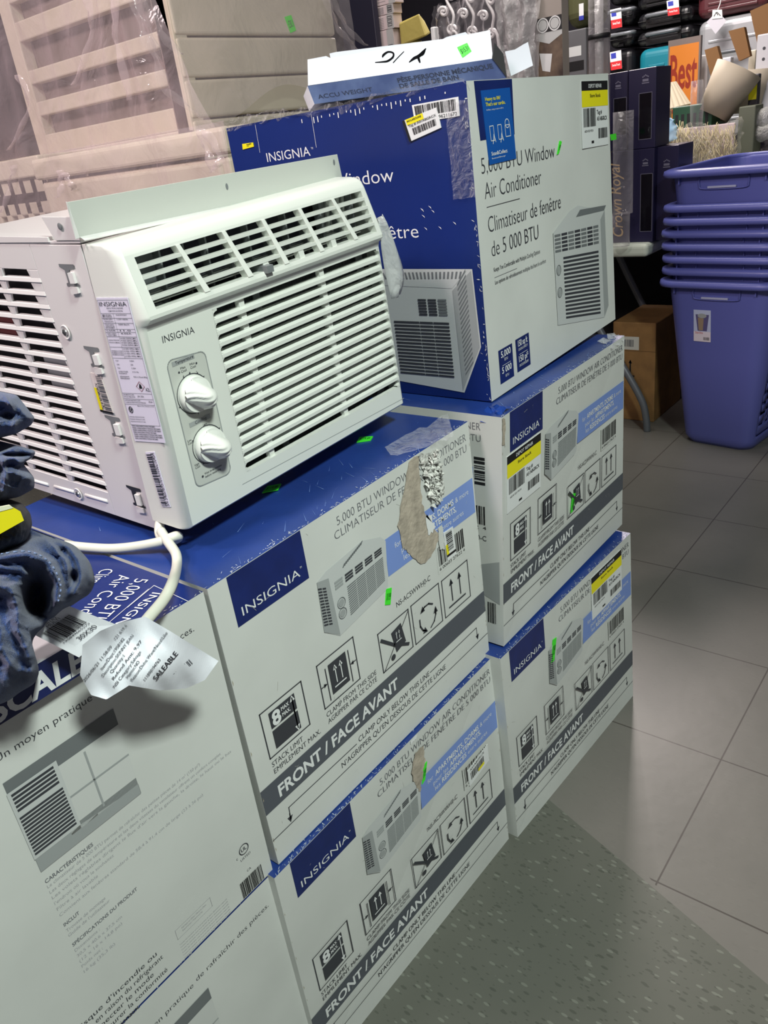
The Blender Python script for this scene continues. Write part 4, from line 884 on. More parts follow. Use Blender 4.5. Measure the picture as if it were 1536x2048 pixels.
# power cord, tied in a loop below the front corner
mbw = MB(); inv = AC.matrix_world.inverted()
def cw(px, py, z): return at(px, py, 2, z)
def smoothline(pts, n=8):
    out = []; P_ = [pts[0]] + pts + [pts[-1]]
    for i in range(1, len(P_) - 2):
        for k in range(n):
            t = k / n; p0, p1, p2, p3 = P_[i - 1], P_[i], P_[i + 1], P_[i + 2]
            out.append(0.5 * ((2 * p1) + (-p0 + p2) * t + (2 * p0 - 5 * p1 + 4 * p2 - p3) * t * t + (-p0 + 3 * p1 - 3 * p2 + p3) * t * t * t))
    out.append(pts[-1]); return out
ca = [cw(326, 1030, .815), cw(319, 1050, .806), cw(320, 1070, .798), cw(336, 1082, .793), cw(355, 1077, .792), cw(352, 1072, .80), cw(318, 1084, .796), cw(270, 1093, .790), cw(225, 1097, .787), cw(180, 1095, .787), cw(130, 1090, .789)]
mbw.tube([inv @ p for p in smoothline(ca)], .0053, CORD, 12)
cb = [cw(322, 1062, .803), cw(336, 1084, .798), cw(352, 1108, .793), cw(353, 1135, .789), at(345, 1165, 1, -.004), at(328, 1198, 1, -.016), at(300, 1232, 1, -.022), at(275, 1262, 1, -.026)]
mbw.tube([inv @ p for p in smoothline(cb)], .0053, CORD, 12)
pc = mbw.build('power_cord', AC); pc['label'] = 'knotted off-white power cord hanging over the carton edge'

# ------------------------------------------------------------------ things lying on the cartons
def quadbox(mb, pxs, axis, val, depth, m, dvec=None):
    """box whose front face is the four pixels bl br tr tl on a plane, going back by depth"""
    p = [at(x, y, axis, val) for x, y in pxs]; d = dvec or V((depth if axis == 0 else 0, depth if axis == 1 else 0, 0))
    mb.hexa(p + [q + d for q in p], m); return p
# bathroom scale box on top of the tall carton
SBX = mat('scale_box_blue', (92, 108, 146), .32, noise_amt=.35, nscale=18, rgb2=(60, 74, 116)); SBW = mat('scale_box_white', (222, 226, 236), .45)
root = empty('bathroom_scale_box', (.60, .15, 1.214), 'open flat box for a bathroom scale, blue edge and white flap, on the tall carton', 'box')
def under(o, root):
    o.parent = root; o.matrix_parent_inverse = Matrix.Translation(-root.location); return o
ZB = 1.2165
bl, br = at(629, 208, 2, ZB), at(1013, 156, 2, ZB); eD = (br - bl).normalized(); eN = V((-eD.y, eD.x, 0)).normalized()
if eN.x < 0: eN = -eN
def onp(px, py, off=0.0):
    """point on the upright plane through the box's lower front edge, off metres behind it"""
    d = CAM_R @ V(((px - 768) / FPX, -(py - 1024) / FPX, -1)); P0 = bl + eN * off; s_ = (P0 - CAM_POS).dot(eN) / d.dot(eN); return CAM_POS + d * s_
tr, tl = onp(1000, 115), onp(615, 172)
mb = MB(); dx = eN * .235
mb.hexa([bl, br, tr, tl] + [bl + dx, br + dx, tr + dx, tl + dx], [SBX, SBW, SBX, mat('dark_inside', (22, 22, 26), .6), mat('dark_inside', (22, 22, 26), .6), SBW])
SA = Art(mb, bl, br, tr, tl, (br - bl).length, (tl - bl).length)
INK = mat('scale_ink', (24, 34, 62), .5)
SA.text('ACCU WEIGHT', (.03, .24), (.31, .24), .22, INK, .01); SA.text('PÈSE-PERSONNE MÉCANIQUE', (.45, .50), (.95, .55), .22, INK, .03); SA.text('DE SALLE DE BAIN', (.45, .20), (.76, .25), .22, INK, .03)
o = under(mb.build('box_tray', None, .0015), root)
mb = MB(); oo = .012
t0, t1 = onp(616, 171), onp(986, 118); t2, t3 = onp(980, 60, oo), onp(615, 119, oo)
pts = [t0, t1, t2, onp(936, 69, oo), onp(931, 64, oo), onp(893, 74, oo), onp(886, 78, oo), onp(672, 104, oo), onp(659, 107, oo), onp(661, 116, oo), onp(652, 112, oo), t3]
mb.poly(pts, SBW); FL = Art(mb, onp(616, 171), onp(986, 118), onp(980, 60, oo), onp(615, 119, oo), .25, .04)
def onfl(px, py, lift=.0004):
    d = CAM_R @ V(((px - 768) / FPX, -(py - 1024) / FPX, -1)); n_ = FL.n; s_ = (FL.c[0] - CAM_POS).dot(n_) / d.dot(n_); return CAM_POS + d * s_ + n_ * lift
INKB = mat('marker_ink', (14, 14, 18), .9, spec=.1)
def brush(pts, w0):
    P_ = smoothline2([V((x, y, 0)) for x, y, _ in pts]); n_ = len(P_); ws = [p[2] for p in pts]
    L_, R_ = [], []
    for i, p in enumerate(P_):
        t = (P_[min(i + 1, n_ - 1)] - P_[max(i - 1, 0)]).normalized(); k = i / (n_ - 1) * (len(ws) - 1); q = min(int(k), len(ws) - 2); w_ = (ws[q] + (ws[q + 1] - ws[q]) * (k - q)) * w0
        nn = V((-t.y, t.x, 0)) * w_; L_.append(p + nn); R_.append(p - nn)
    for i in range(n_ - 1): mb.poly([onfl(q.x, q.y) for q in (L_[i], L_[i + 1], R_[i + 1], R_[i])], INKB)
def smoothline2(pts, n=6):
    out = []; P_ = [pts[0]] + pts + [pts[-1]]
    for i in range(1, len(P_) - 2):
        for k in range(n):
            t = k / n; p0, p1, p2, p3 = P_[i - 1], P_[i], P_[i + 1], P_[i + 2]
            out.append(0.5 * ((2 * p1) + (-p0 + p2) * t + (2 * p0 - 5 * p1 + 4 * p2 - p3) * t * t + (-p0 + 3 * p1 - 3 * p2 + p3) * t * t * t))
    out.append(pts[-1]); return out
MK = mb; mb = MB()
brush([(750, 125, .8), (765, 124, 1.6), (776, 122, 2.2), (786, 114, 2), (786, 106, 1.6), (776, 104, 1.8), (767, 110, 2.4), (765, 115, 1)], 1.0)
brush([(786, 126, 1), (797, 114, 1), (808, 103, .8)], 1.0)
brush([(818, 125, .8), (828, 117, 3), (838, 112, 3.4), (846, 104, 2.6), (852, 97, 1)], 1.0); brush([(836, 113, 2), (838, 120, 2.4), (840, 126, 1.2)], 1.0); brush([(838, 112, 2), (846, 108, 2.4), (851, 98, 1)], 1.0)
mk_ = under(mb.build('marker_writing'), root); mk_['label'] = 'hand-drawn black marker writing'
o = MK.build('cover_flap'); sm = o.modifiers.new('s', 'SOLIDIFY'); sm.thickness = .0012; sm.offset = -1; o['label'] = 'white cardboard flap'; under(o, root)
mb = MB(); p = [onfl(x, y, .0008) for x, y in ((925, 116), (943, 103), (934, 86), (914, 95))]; mb.hexa(p + [q + eN * .0006 for q in p], GRN); B = Art(mb, p[0], p[1], p[2], p[3], .015, .018); green_art('$15.31')(B)
st = under(mb.build('price_sticker'), root); st['label'] = 'green price sticker'
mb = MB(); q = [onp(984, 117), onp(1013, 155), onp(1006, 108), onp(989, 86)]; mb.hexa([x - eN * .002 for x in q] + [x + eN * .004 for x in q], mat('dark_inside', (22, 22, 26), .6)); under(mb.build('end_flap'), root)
mb = MB(); pts = [onp(x, y, .05) for x, y in ((1022, 152), (1066, 131), (1056, 84), (1048, 88), (1030, 99), (1010, 103))]; mb.poly(pts, SBW)
o = mb.build('torn_flap'); sm = o.modifiers.new('s', 'SOLIDIFY'); sm.thickness = .0012; o['label'] = 'torn white side flap'; under(o, root)

# scale carton lying on the left carton
mb = MB()
ZS = .7825; lo = [V((-.52, -.012, ZS)), V((-.138, -.012, ZS)), V((-.132, -.010, .812)), V((-.52, -.010, .813))]
NV2 = mat('scale_carton_navy', (26, 36, 86), .4)
mb.hexa(lo + [p + V((0, .11, 0)) for p in lo], [NV2, NV2, NV2, NV2, WHT, NV2])
B = Art(mb, *lo, .386, .030); B.text('L SCALE', ((-.248 + .52) / .386, .10), ((-.142 + .52) / .386, .10), .66, WHT, .03)
tag(mb.build('scale_carton', None, .001), 'slim navy carton lettered SCALE, squeezed between the jeans and the left carton', 'box')

# jeans
def denim():
    m = bpy.data.materials.new('denim'); m.use_nodes = True; nt = m.node_tree; L = nt.links.new; b = nt.nodes['Principled BSDF']; b.inputs['Roughness'].default_value = .9
    b.inputs['Sheen Weight'].default_value = .25
    tc = nt.nodes.new('ShaderNodeTexCoord'); n = nt.nodes.new('ShaderNodeTexNoise'); n.inputs['Scale'].default_value = 1300; n.inputs['Detail'].default_value = 4
    n2 = nt.nodes.new('ShaderNodeTexNoise'); n2.inputs['Scale'].default_value = 18; n2.inputs['Detail'].default_value = 5
    r = nt.nodes.new('ShaderNodeValToRGB'); r.color_ramp.elements[0].position = .35; r.color_ramp.elements[1].position = .75
    r.color_ramp.elements[0].color = lin((26, 44, 88)); r.color_ramp.elements[1].color = lin((74, 102, 162))
    r2 = nt.nodes.new('ShaderNodeValToRGB'); r2.color_ramp.elements[0].position = .3; r2.color_ramp.elements[1].position = .75; r2.color_ramp.elements[0].color = (.55, .55, .6, 1); r2.color_ramp.elements[1].color = (1, 1, 1, 1)
    mx = nt.nodes.new('ShaderNodeMixRGB'); mx.blend_type = 'MULTIPLY'; mx.inputs[0].default_value = 1
    L(tc.outputs['Object'], n.inputs[0]); L(tc.outputs['Object'], n2.inputs[0]); L(n.outputs['Fac'], r.inputs[0]); L(n2.outputs['Fac'], r2.inputs[0]); L(r.outputs[0], mx.inputs[1]); L(r2.outputs[0], mx.inputs[2]); L(mx.outputs[0], b.inputs['Base Color'])
    bp = nt.nodes.new('ShaderNodeBump'); bp.inputs['Strength'].default_value = .5; bp.inputs['Distance'].default_value = .002; L(n.outputs['Fac'], bp.inputs['Height']); L(bp.outputs[0], b.inputs['Normal'])
    return m
DEN = denim()
def sheet(mb, fn, nu, nv, m, amp=.004, freq=22, seed=0):
    vs = []
    for j in range(nv + 1):
        for i in range(nu + 1):
            p = fn(i / nu, j / nv); k = noise.noise_vector(p * freq + V((seed, seed, 0))); k2 = noise.noise_vector(p * freq * 2.7 + V((0, seed, seed)))
            kr = noise.noise(V((p.x * 16 + p.z * 9, p.y * 14, p.z * 30 - p.x * 12)) + V((seed, 0, 0))); cr_ = (1 - abs(kr) * 2.2); vs.append(p + k * amp + k2 * amp * .35 + V((0, -1, .3)) * amp * 1.1 * max(0, cr_) ** 2)
    mb.add(vs, [(j * (nu + 1) + i, j * (nu + 1) + i + 1, (j + 1) * (nu + 1) + i + 1, (j + 1) * (nu + 1) + i) for j in range(nv) for i in range(nu)], m, True)
def cloth_tube(mb, path, rads, flat, m, seed, n=40, nv=30, amp=.004, roll=0.0, taper_end=False):
    """wrinkled cloth leg along a path; flat: cross-section squash"""
    path = [V(p) for p in path]; sp_ = smoothline(path, nv // max(1, len(path) - 1))
    def fn(u, v):
        k = min(len(sp_) - 1, int(v * (len(sp_) - 1))); fr = v * (len(sp_) - 1) - k; p = sp_[k].lerp(sp_[min(k + 1, len(sp_) - 1)], fr)
        t = (sp_[min(k + 1, len(sp_) - 1)] - sp_[max(k - 1, 0)]).normalized(); a = t.cross(V((.2, -1, .3))).normalized(); b_ = a.cross(t).normalized()
        ri = v * (len(rads) - 1); q = int(min(ri, len(rads) - 2)); r_ = rads[q] + (rads[q + 1] - rads[q]) * (ri - q)
        an = 2 * math.pi * u; return p + a * math.cos(an) * r_ + b_ * math.sin(an) * r_ * flat
    sheet(mb, fn, n, nv, m, amp, 24, seed)
Jy = .02
jp = lambda x, y, yy=Jy: at(x, y, 1, yy)
HEM = mat('denim_inside', (52, 62, 92), .95, noise_amt=.3, nscale=200)
def seg_d(p, a, b_):
    ab = (b_[0] - a[0], b_[1] - a[1]); t = max(0, min(1, ((p[0] - a[0]) * ab[0] + (p[1] - a[1]) * ab[1]) / (ab[0] ** 2 + ab[1] ** 2 + 1e-9))); return math.hypot(p[0] - a[0] - ab[0] * t, p[1] - a[1] - ab[1] * t)
def cloth_mass(mb, outline, center, y0, bulge, ridges, hollows, m, seed, amp=.003, nr=46, na=150, wr=.0022):
    """a crumpled piece of cloth: rounded body with its own folds (ridges and hollows), closed at the back"""
    per = [0.0]
    for a, b_ in zip(outline, outline[1:] + outline[:1]): per.append(per[-1] + math.hypot(b_[0] - a[0], b_[1] - a[1]))
    def bd(t):
        L_ = t * per[-1]
        for k in range(len(outline)):
            if per[k + 1] >= L_:
                f_ = (L_ - per[k]) / (per[k + 1] - per[k]); a, b_ = outline[k], outline[(k + 1) % len(outline)]; return (a[0] + (b_[0] - a[0]) * f_, a[1] + (b_[1] - a[1]) * f_)
        return outline[0]
    pts = [bd(k / na) for k in range(na)]
    for _ in range(3): pts = [((pts[k - 1][0] + 2 * pts[k][0] + pts[(k + 1) % na][0]) / 4, (pts[k - 1][1] + 2 * pts[k][1] + pts[(k + 1) % na][1]) / 4) for k in range(na)]
    vs = []
    for j in range(nr + 1):
        t = 1 - j / nr
        for k in range(na):
            x, y = center[0] + (pts[k][0] - center[0]) * t, center[1] + (pts[k][1] - center[1]) * t
            d = -bulge * math.sqrt(max(0, 1 - t ** 5))
            for line, w_, h_ in ridges:
                dd = min(seg_d((x, y), a, b_) for a, b_ in zip(line, line[1:])); d -= h_ * math.exp(-(dd / w_) ** 2)
            for cx, cy, rx, ry, h_ in hollows:
                q = ((x - cx) / rx) ** 2 + ((y - cy) / ry) ** 2; d += h_ * math.exp(-q * q)
            nz = noise.noise(V((x * .03, y * .03, seed))); rg = (1 - abs(noise.noise(V((x * .028 + y * .012, y * .045 - x * .02, seed * 2)))) * 2.4)
            fade = min(1, (1 - t) * 6); d -= fade * (amp * nz * 2 + wr * max(0, rg) ** 2 * 1.6 + .0012 * noise.noise(V((x * .16, y * .16, seed))))
            vs.append(at(x, y, 1, y0 + d))
    fs = [(j * na + k, j * na + (k + 1) % na, (j + 1) * na + (k + 1) % na, (j + 1) * na + k) for j in range(nr) for k in range(na)]
    b0 = len(vs)
    for k in range(na): vs.append(vs[k] + V((0, .035, 0)))
    fs += [(b0 + k, b0 + (k + 1) % na, (k + 1) % na, k) for k in range(na)] + [tuple(b0 + k for k in range(na))]
    mb.add(vs, fs, m, True)
THR = mat('jeans_thread', (120, 138, 176), .8)
def stitch(mb, line, y, n=26):
    P_ = smoothline2([V((a, b_, 0)) for a, b_ in line], 8)
    for i in range(0, len(P_) - 1, 2): mb.tube([at(P_[i].x, P_[i].y, 1, y), at(P_[i + 1].x, P_[i + 1].y, 1, y)], .0006, THR, 5)
def pair(label, seed, **k):
    mb = MB(); cloth_mass(mb, m=DEN, seed=seed, **k); o = mb.build('denim_jeans'); return tag(o, label, 'jeans', 'folded denim jeans')
pair('topmost rolled pair of dark blue jeans at the left picture edge', 3.1, outline=[(-60, 780), (0, 783), (34, 790), (70, 836), (63, 850), (32, 868), (0, 876), (-60, 890)], center=(5, 830), y0=.0, bulge=.05,
     ridges=[([(0, 800), (40, 815), (62, 838)], 9, .008), ([(-20, 850), (30, 850)], 8, .006), ([(10, 790), (30, 830), (28, 862)], 5, .006)], hollows=[(20, 832, 22, 8, .006)])
pair('middle pair of jeans with a loose cuff, above the black case', 7.7, outline=[(-60, 908), (0, 903), (30, 889), (72, 902), (68, 913), (46, 927), (69, 956), (69, 977), (38, 994), (0, 1002), (-60, 1015)], center=(5, 945), y0=-.01, bulge=.055,
     ridges=[([(0, 905), (30, 893), (68, 904)], 6, .010), ([(-10, 925), (25, 918), (45, 925)], 7, .008), ([(0, 960), (20, 945), (58, 955)], 9, .009), ([(5, 915), (12, 960), (5, 990)], 5, .008)], hollows=[(30, 910, 26, 5, .016), (-5, 950, 6, 30, .010)])
o = pair('crumpled pair of jeans hanging over the front edge of the left carton', 12.3, outline=[(-60, 1110), (0, 1100), (52, 1080), (82, 1070), (112, 1076), (150, 1090), (180, 1122), (192, 1162), (180, 1190), (158, 1200), (146, 1212), (128, 1216), (96, 1248), (72, 1268), (62, 1284), (74, 1322), (80, 1345), (70, 1368), (40, 1384), (18, 1402), (-60, 1430)], center=(44, 1215), y0=-.02, bulge=.062,
     ridges=[([(0, 1112), (58, 1108), (96, 1128), (116, 1168), (112, 1212)], 13, .022), ([(118, 1082), (152, 1112), (164, 1150), (150, 1186)], 10, .018), ([(-10, 1168), (22, 1180), (36, 1214), (36, 1262), (58, 1312), (62, 1362)], 13, .020), ([(90, 1078), (130, 1120), (140, 1165)], 7, .014), ([(165, 1115), (182, 1158)], 7, .010), ([(-40, 1250), (0, 1260), (20, 1330), (10, 1395)], 16, .012), ([(0, 1300), (30, 1340), (66, 1345)], 7, .008), ([(0, 1135), (40, 1140), (70, 1160)], 6, .010)],
     hollows=[(72, 1196, 26, 44, .070), (146, 1158, 9, 14, .020), (128, 1104, 10, 12, .012), (90, 1240, 18, 12, .02)])
mb = MB()
stitch(mb, [(2, 1108), (56, 1103), (98, 1124), (121, 1168), (116, 1206)], -.108); st_ = mb.build('seam_stitching', o); st_['label'] = 'paler stitching along the hems'
root = empty('black_zip_case', tuple(jp(20, 1090, .0)), 'black padded case with a bright yellow label, between the jeans', 'case')
BC = mat('black_fabric', (26, 28, 28), .6, bump=.4, bscale=200)
mb = MB(); cloth_mass(mb, [(-60, 1012), (0, 1006), (42, 1004), (61, 1026), (65, 1050), (53, 1083), (0, 1114), (-60, 1135)], (0, 1060), -.02, .060, [([(0, 1112), (50, 1082), (62, 1050)], 5, .004)], [], BC, 20.1, .001, 30, 110, .0008); under(mb.build('case_body'), root)
mb = MB(); p = [at(x, y, 1, -.092) for x, y in ((-40, 1084), (0, 1068), (48, 1041), (41, 1023), (27, 1015), (-40, 1034))]; mb.poly(p, YEL)
p = [at(x, y, 1, -.0925) for x, y in ((-40, 1034), (27, 1016), (20, 1010), (-40, 1022))]; mb.poly(p, mat('label_cream', (230, 230, 200), .5))
o = mb.build('yellow_label'); sm = o.modifiers.new('s', 'SOLIDIFY'); sm.thickness = .0015; under(o, root)
# hang tag card and crumpled slip
PY = -.045
T_ = lambda x, y, yy=PY: at(x, y, 1, yy)
mb = MB(); cr = [T_(166, 1308), T_(222, 1247), T_(132, 1210), T_(52, 1262)]
q = [T_(158, 1315, -.040), T_(235, 1250, -.046), T_(128, 1208, -.040), T_(50, 1260, -.030)]
q = [q[3], q[0], q[1], q[2]]; mb.hexa([p for p in q] + [p + V((0, .001, 0)) for p in q], PAPER)
C_ = Art(mb, T_(158, 1315, -.0405), T_(235, 1250, -.0465), T_(128, 1208, -.0405), T_(50, 1260, -.0305), .10, .085)
C_.n = V((-.3, -1, .2)).normalized()
C_.barcode(.12, .44, .80, .78, BLK, 34, 2, 2); C_.text('COSTCO', (.15, .92), (.62, .92), .045, GREY, 0, 2); C_.text('1958182', (.20, .86), (.62, .86), .04, GREY, 0, 2); C_.text('MULTI', (.30, .80), (.62, .80), .05, DGREY, 0, 2); C_.text('30X30', (.35, .24), (.80, .24), .09, DGREY, 0, 2); C_.text('195849665273', (.14, .385), (.80, .385), .035, DGREY, 0, 2)
tag(mb.build('jeans_hang_tag'), 'white barcode hang tag reading 30X30, poking out below the jeans', 'tag')
PS = mat('slip_white', (238, 240, 248), .55, bump=.1, bscale=80)
corn = {'bl': (200, 1398), 'br': (408, 1358), 'tr': (437, 1322), 'tl': (290, 1233)}
poly = [(158, 1335), (170, 1280), (232, 1246), (290, 1233), (437, 1322), (408, 1362), (388, 1360), (372, 1376), (322, 1381), (258, 1370), (215, 1400), (175, 1382)]
def slip_y(px, py):
    t = (px - 158) / 280; return -.066 + .007 * math.sin(px * .030 + py * .02) - .012 * t + .0025 * math.sin(py * .055) + .0012 * math.sin(px * .11 - py * .07)
# grid over the slip's outline
mb = MB(); nu, nv = 70, 40
def slip_px(u, v):
    top = [(165, 1290), (200, 1262), (240, 1245), (290, 1233), (340, 1262), (390, 1293), (437, 1322)]
    bot = [(160, 1350), (182, 1390), (213, 1399), (258, 1371), (320, 1381), (372, 1377), (410, 1360)]
    def lp(L_, u): k = min(len(L_) - 2, int(u * (len(L_) - 1))); f_ = u * (len(L_) - 1) - k; return (L_[k][0] + (L_[k + 1][0] - L_[k][0]) * f_, L_[k][1] + (L_[k + 1][1] - L_[k][1]) * f_)
    a, b_ = lp(bot, u), lp(top, u); return (a[0] + (b_[0] - a[0]) * v, a[1] + (b_[1] - a[1]) * v)
def slip_pt(u, v, h=0.0):
    x, y = slip_px(u, v); return at(x, y, 1, slip_y(x, y) - h)
vs = [slip_pt(i / nu, j / nv) for j in range(nv + 1) for i in range(nu + 1)]
mb.add(vs, [(j * (nu + 1) + i, j * (nu + 1) + i + 1, (j + 1) * (nu + 1) + i + 1, (j + 1) * (nu + 1) + i) for j in range(nv) for i in range(nu)], PS)
def px_text(mb, s_, p0, p1, cap, m, fn, off=0.0):
    vs_, fs_, x0, x1 = text_geo(s_, off); c = cap_h(); a = V((p0[0], p0[1])); b_ = V((p1[0], p1[1])); d = b_ - a; L_ = d.length; d.normalize(); n_ = V((d.y, -d.x))
    out = []
    for x, y in vs_:
        q_ = a + d * ((x - x0) / (x1 - x0) * L_) + n_ * (y / c * cap); out.append(at(q_.x, q_.y, 1, slip_y(q_.x, q_.y) - .0012))
    mb.add(out, fs_, m)
for s_, p0, p1 in (('2026/06/21 11:58:09', (170, 1364), (225, 1294)), ('121 619 6', (232, 1280), (255, 1252)), ('Item/Dept:1958182', (205, 1340), (250, 1278)), ('Description:SKINNY JEAN', (207, 1354), (268, 1272)), ('Quantity:1', (224, 1347), (250, 1312)), ('Refund Amt: 9,97', (228, 1360), (285, 1283)), ('NSI Category:Salvage', (230, 1376), (283, 1304)), ('Hazmat:NO', (256, 1357), (280, 1324)), ('Reason:Didnt Want/Need/Like', (265, 1363), (336, 1266)), ('111898194763', (291, 1362), (322, 1320))):
    px_text(mb, s_, p0, p1, 6.0, DGREY, None, .0)
px_text(mb, 'SALEABLE', (313, 1362), (357, 1308), 10, DGREY, None, 0.01)
for k in range(22):
    if k % 3 == 2: continue
    a = (341 + k * 1.7, 1362 - k * 1.6); w_ = 1.0 if k % 2 else .6
    qd = [(a[0], a[1]), (a[0] + w_, a[1] - w_), (a[0] + w_ + 8, a[1] - w_ + 9), (a[0] + 8, a[1] + 9)]
    qd = [(p[0] + 0, p[1] - 0) for p in qd]; mb.poly([at(p[0], p[1] - 9, 1, slip_y(*p) - .0012) for p in qd], GREY)
tag(mb.build('return_slip'), 'crumpled white return slip lying over the front edge of the left carton', 'receipt')
sl = bpy.data.objects['return_slip']
# white box corner behind the tag
# ------------------------------------------------------------------ drawer towers in plastic, behind
BEI = mat('beige_plastic', (206, 194, 176), .45, noise_amt=.04, nscale=4); BEI_SHADE = mat('beige_plastic_shaded', (112, 98, 92), .6)  # second beige has the shade inside slots and gaps put into its colour
def vz(x, y, ax, val): return at(x, y, ax, val).z
root = empty('slatted_drawer_tower', (1.0, 1.0, 0), 'tall beige plastic tower with open slatted drawer fronts, behind the bare air conditioner', 'storage tower')
YC = .86; c0 = at(372, 190, 1, YC); XC = c0.x           # near corner
xr = at(668, 60, 1, YC).x
D_ = .62
zb_, zt_ = 0.0, 1.75
mb = MB(); mb.box((XC + .03, YC + .01, .02), (xr - .01, YC + D_ - .02, zt_ - .02), BEI_SHADE); under(mb.build('tower_inside'), root)
mb = MB()
for (a, b_) in ((YC, YC + .05), (YC + D_ - .05, YC + D_)): mb.box((XC, a, 0), (XC + .035, b_, zt_), BEI)
ze = at(298, 273, 0, XC).z
zl = [(at(296, 219, 0, XC).z - (at(296, 219, 0, XC).z - at(296, 273, 0, XC).z), at(296, 232, 0, XC).z), (at(296, 181, 0, XC).z, at(296, 146, 0, XC).z), (at(296, 102, 0, XC).z, at(296, 67, 0, XC).z)]
z = at(296, 273, 0, XC).z; 
def zz(y): return at(296, y, 0, XC).z
bars = [(zz(273), zz(226)), (zz(181), zz(146)), (zz(102), zz(67)), (zz(-8), zz(-60)), (zz(-110), zz(-150))]
for a, b_ in bars: 
    if b_ < zt_: mb.box((XC + .002, YC + .01, a), (XC + .030, YC + D_ - .01, b_), BEI)
mb.box((XC, YC, 0), (XC + .035, YC + D_, bars[0][0]), BEI)
o = mb.build('drawer_front', None, .003); o['label'] = 'open slatted side of the tower'; under(o, root)
# closed drawers on the near side
zs = [at(560, y, 1, YC).z for y in (330, 224, 150, 73, -25, -120)]
mb = MB(); mb.box((XC, YC + .012, 0), (xr, YC + .05, zt_), BEI_SHADE); under(mb.build('drawer_gap'), root)
prev = 0.0
for z in [zs[0] - .3] + zs + [zt_]:
    if z > zt_ or z <= prev: continue
    mb = MB(); mb.box((XC + .002, YC - .004, prev + .002), (xr, YC + .02, z - .002), BEI); o = mb.build('drawer', None, .006, seg=3); under(o, root); prev = z
GS = Art(MB(), V((XC, YC - .0045, 1)), V((XC + 1, YC - .0045, 1)), V((XC + 1, YC - .0045, 2)), V((XC, YC - .0045, 2)), 1, 1)
pts = [at(x, y, 1, YC - .005) for x, y in ((581, 66), (592, 61), (582, 30), (569, 34))]
st = sticker('price_sticker', GS, [(p.x - XC, p.z - 1) for p in pts], GRN, None, green_art('£30.1'), 'green price sticker'); under(st, root)
# lower wide unit
YL = .62; c1 = at(458, 320, 1, YL); XL = c1.x
yfar = at(70, 325, 0, XL).y
root = empty('wide_storage_drawers', (XL + .2, (YL + yfar) / 2, 0), 'low wide beige drawer unit wrapped in plastic, left of the tall blue carton', 'storage drawers')
def zl_(y): return at(300, y, 0, XL).z
ztop = at(262, 285, 0, XL).z
mb = MB(); XB = XC - .012; mb.box((XL, YL, 0), (XB, yfar, ztop - .05), BEI); mb.box((XL - .01, YL - .006, ztop - .045), (XB, yfar + .005, ztop), BEI); under(mb.build('cabinet_shell', None, .008, seg=3), root)
mb = MB(); mb.box((XL - .008, YL + .02, ztop - .26), (XL + .02, yfar - .02, ztop - .056), BEI); under(mb.build('drawer', None, .006, seg=3), root)
mb = MB(); mb.box((XL - .008, YL + .02, ztop - .48), (XL + .02, yfar - .02, ztop - .27), BEI); under(mb.build('drawer', None, .006, seg=3), root)
# lattice crate further left
yf2 = yfar + .02; root = empty('lattice_storage_crate', (XL + .2, yf2 + .2, 0), 'beige crate with rows of small square holes, at the left edge behind the air conditioner', 'crate')
ztl = at(30, 318, 0, XL + .03).z; mb = MB()
xx = XL + .03
mb.box((xx + .03, yf2 + .01, 0), (XB, yf2 + .5, ztl - .03), BEI_SHADE); under(mb.build('crate_inside'), root)
mb = MB(); mb.box((xx - .01, yf2, ztl - .045), (XB, yf2 + .52, ztl), BEI)
nyc = 9
for k in range(nyc + 1): mb.box((xx, yf2 + k * .055, 0), (xx + .02, yf2 + k * .055 + .028, ztl - .04), BEI)
for k in range(9): mb.box((xx, yf2, ztl - .075 - k * .075 - .03), (xx + .02, yf2 + .52, ztl - .075 - k * .075), BEI)
mb.box((xx, yf2, ztl - .13), (xx + .021, yf2 + .52, ztl - .045), BEI)
under(mb.build('crate_shell', None, .004), root)
# plastic wrap sheets
FILM = clear_mat('plastic_film', (232, 214, 218), .13, .14, 1.0, 9)
def film(name, px, axis, val, parent, nu=60, nv=44, amp=.02, seed=0, sag=0.0, freq=4, label=None):
    """px(u,v) -> pixel of the hanging sheet"""
    mb = MB(); vs = []
    for j in range(nv + 1):
        for i in range(nu + 1):
            u, v = i / nu, j / nv; x, y = px(u, v); vv = val(u, v) if callable(val) else val; p = at(x, y, axis, vv)
            s_ = V((p.y * freq * 2.6, p.z * freq * .55, seed)); k = (1 - abs(noise.noise(s_))) ** 3 * 1.0 + .35 * noise.noise(p * freq * 3 + V((seed, 0, 0)))
            d = V((-1, 0, 0)) if axis == 0 else V((0, -1, 0)); vs.append(p + d * k * amp)
    mb.add(vs, [(j * (nu + 1) + i, j * (nu + 1) + i + 1, (j + 1) * (nu + 1) + i + 1, (j + 1) * (nu + 1) + i) for j in range(nv) for i in range(nu)], FILM, True)
    o = mb.build(name); tag(o, label, 'plastic sheet'); return o
def quadpx(bl, br, tr, tl):
    return lambda u, v: ((bl[0] * (1 - u) + br[0] * u) * (1 - v) + (tl[0] * (1 - u) + tr[0] * u) * v, (bl[1] * (1 - u) + br[1] * u) * (1 - v) + (tl[1] * (1 - u) + tr[1] * u) * v)
WR = []
WR.append(film('plastic_wrap', quadpx((-40, 330), (440, 262), (300, -40), (-60, -30)), 0, lambda u, v: XC - .02, None, seed=1, label='clear wrap draped over the slatted side of the tall tower'))
WR.append(film('plastic_wrap', quadpx((-40, 500), (470, 395), (458, 240), (-30, 330)), 0, lambda u, v: XL - .025, None, seed=5, amp=.014, label='clear wrap over the low wide drawer unit'))
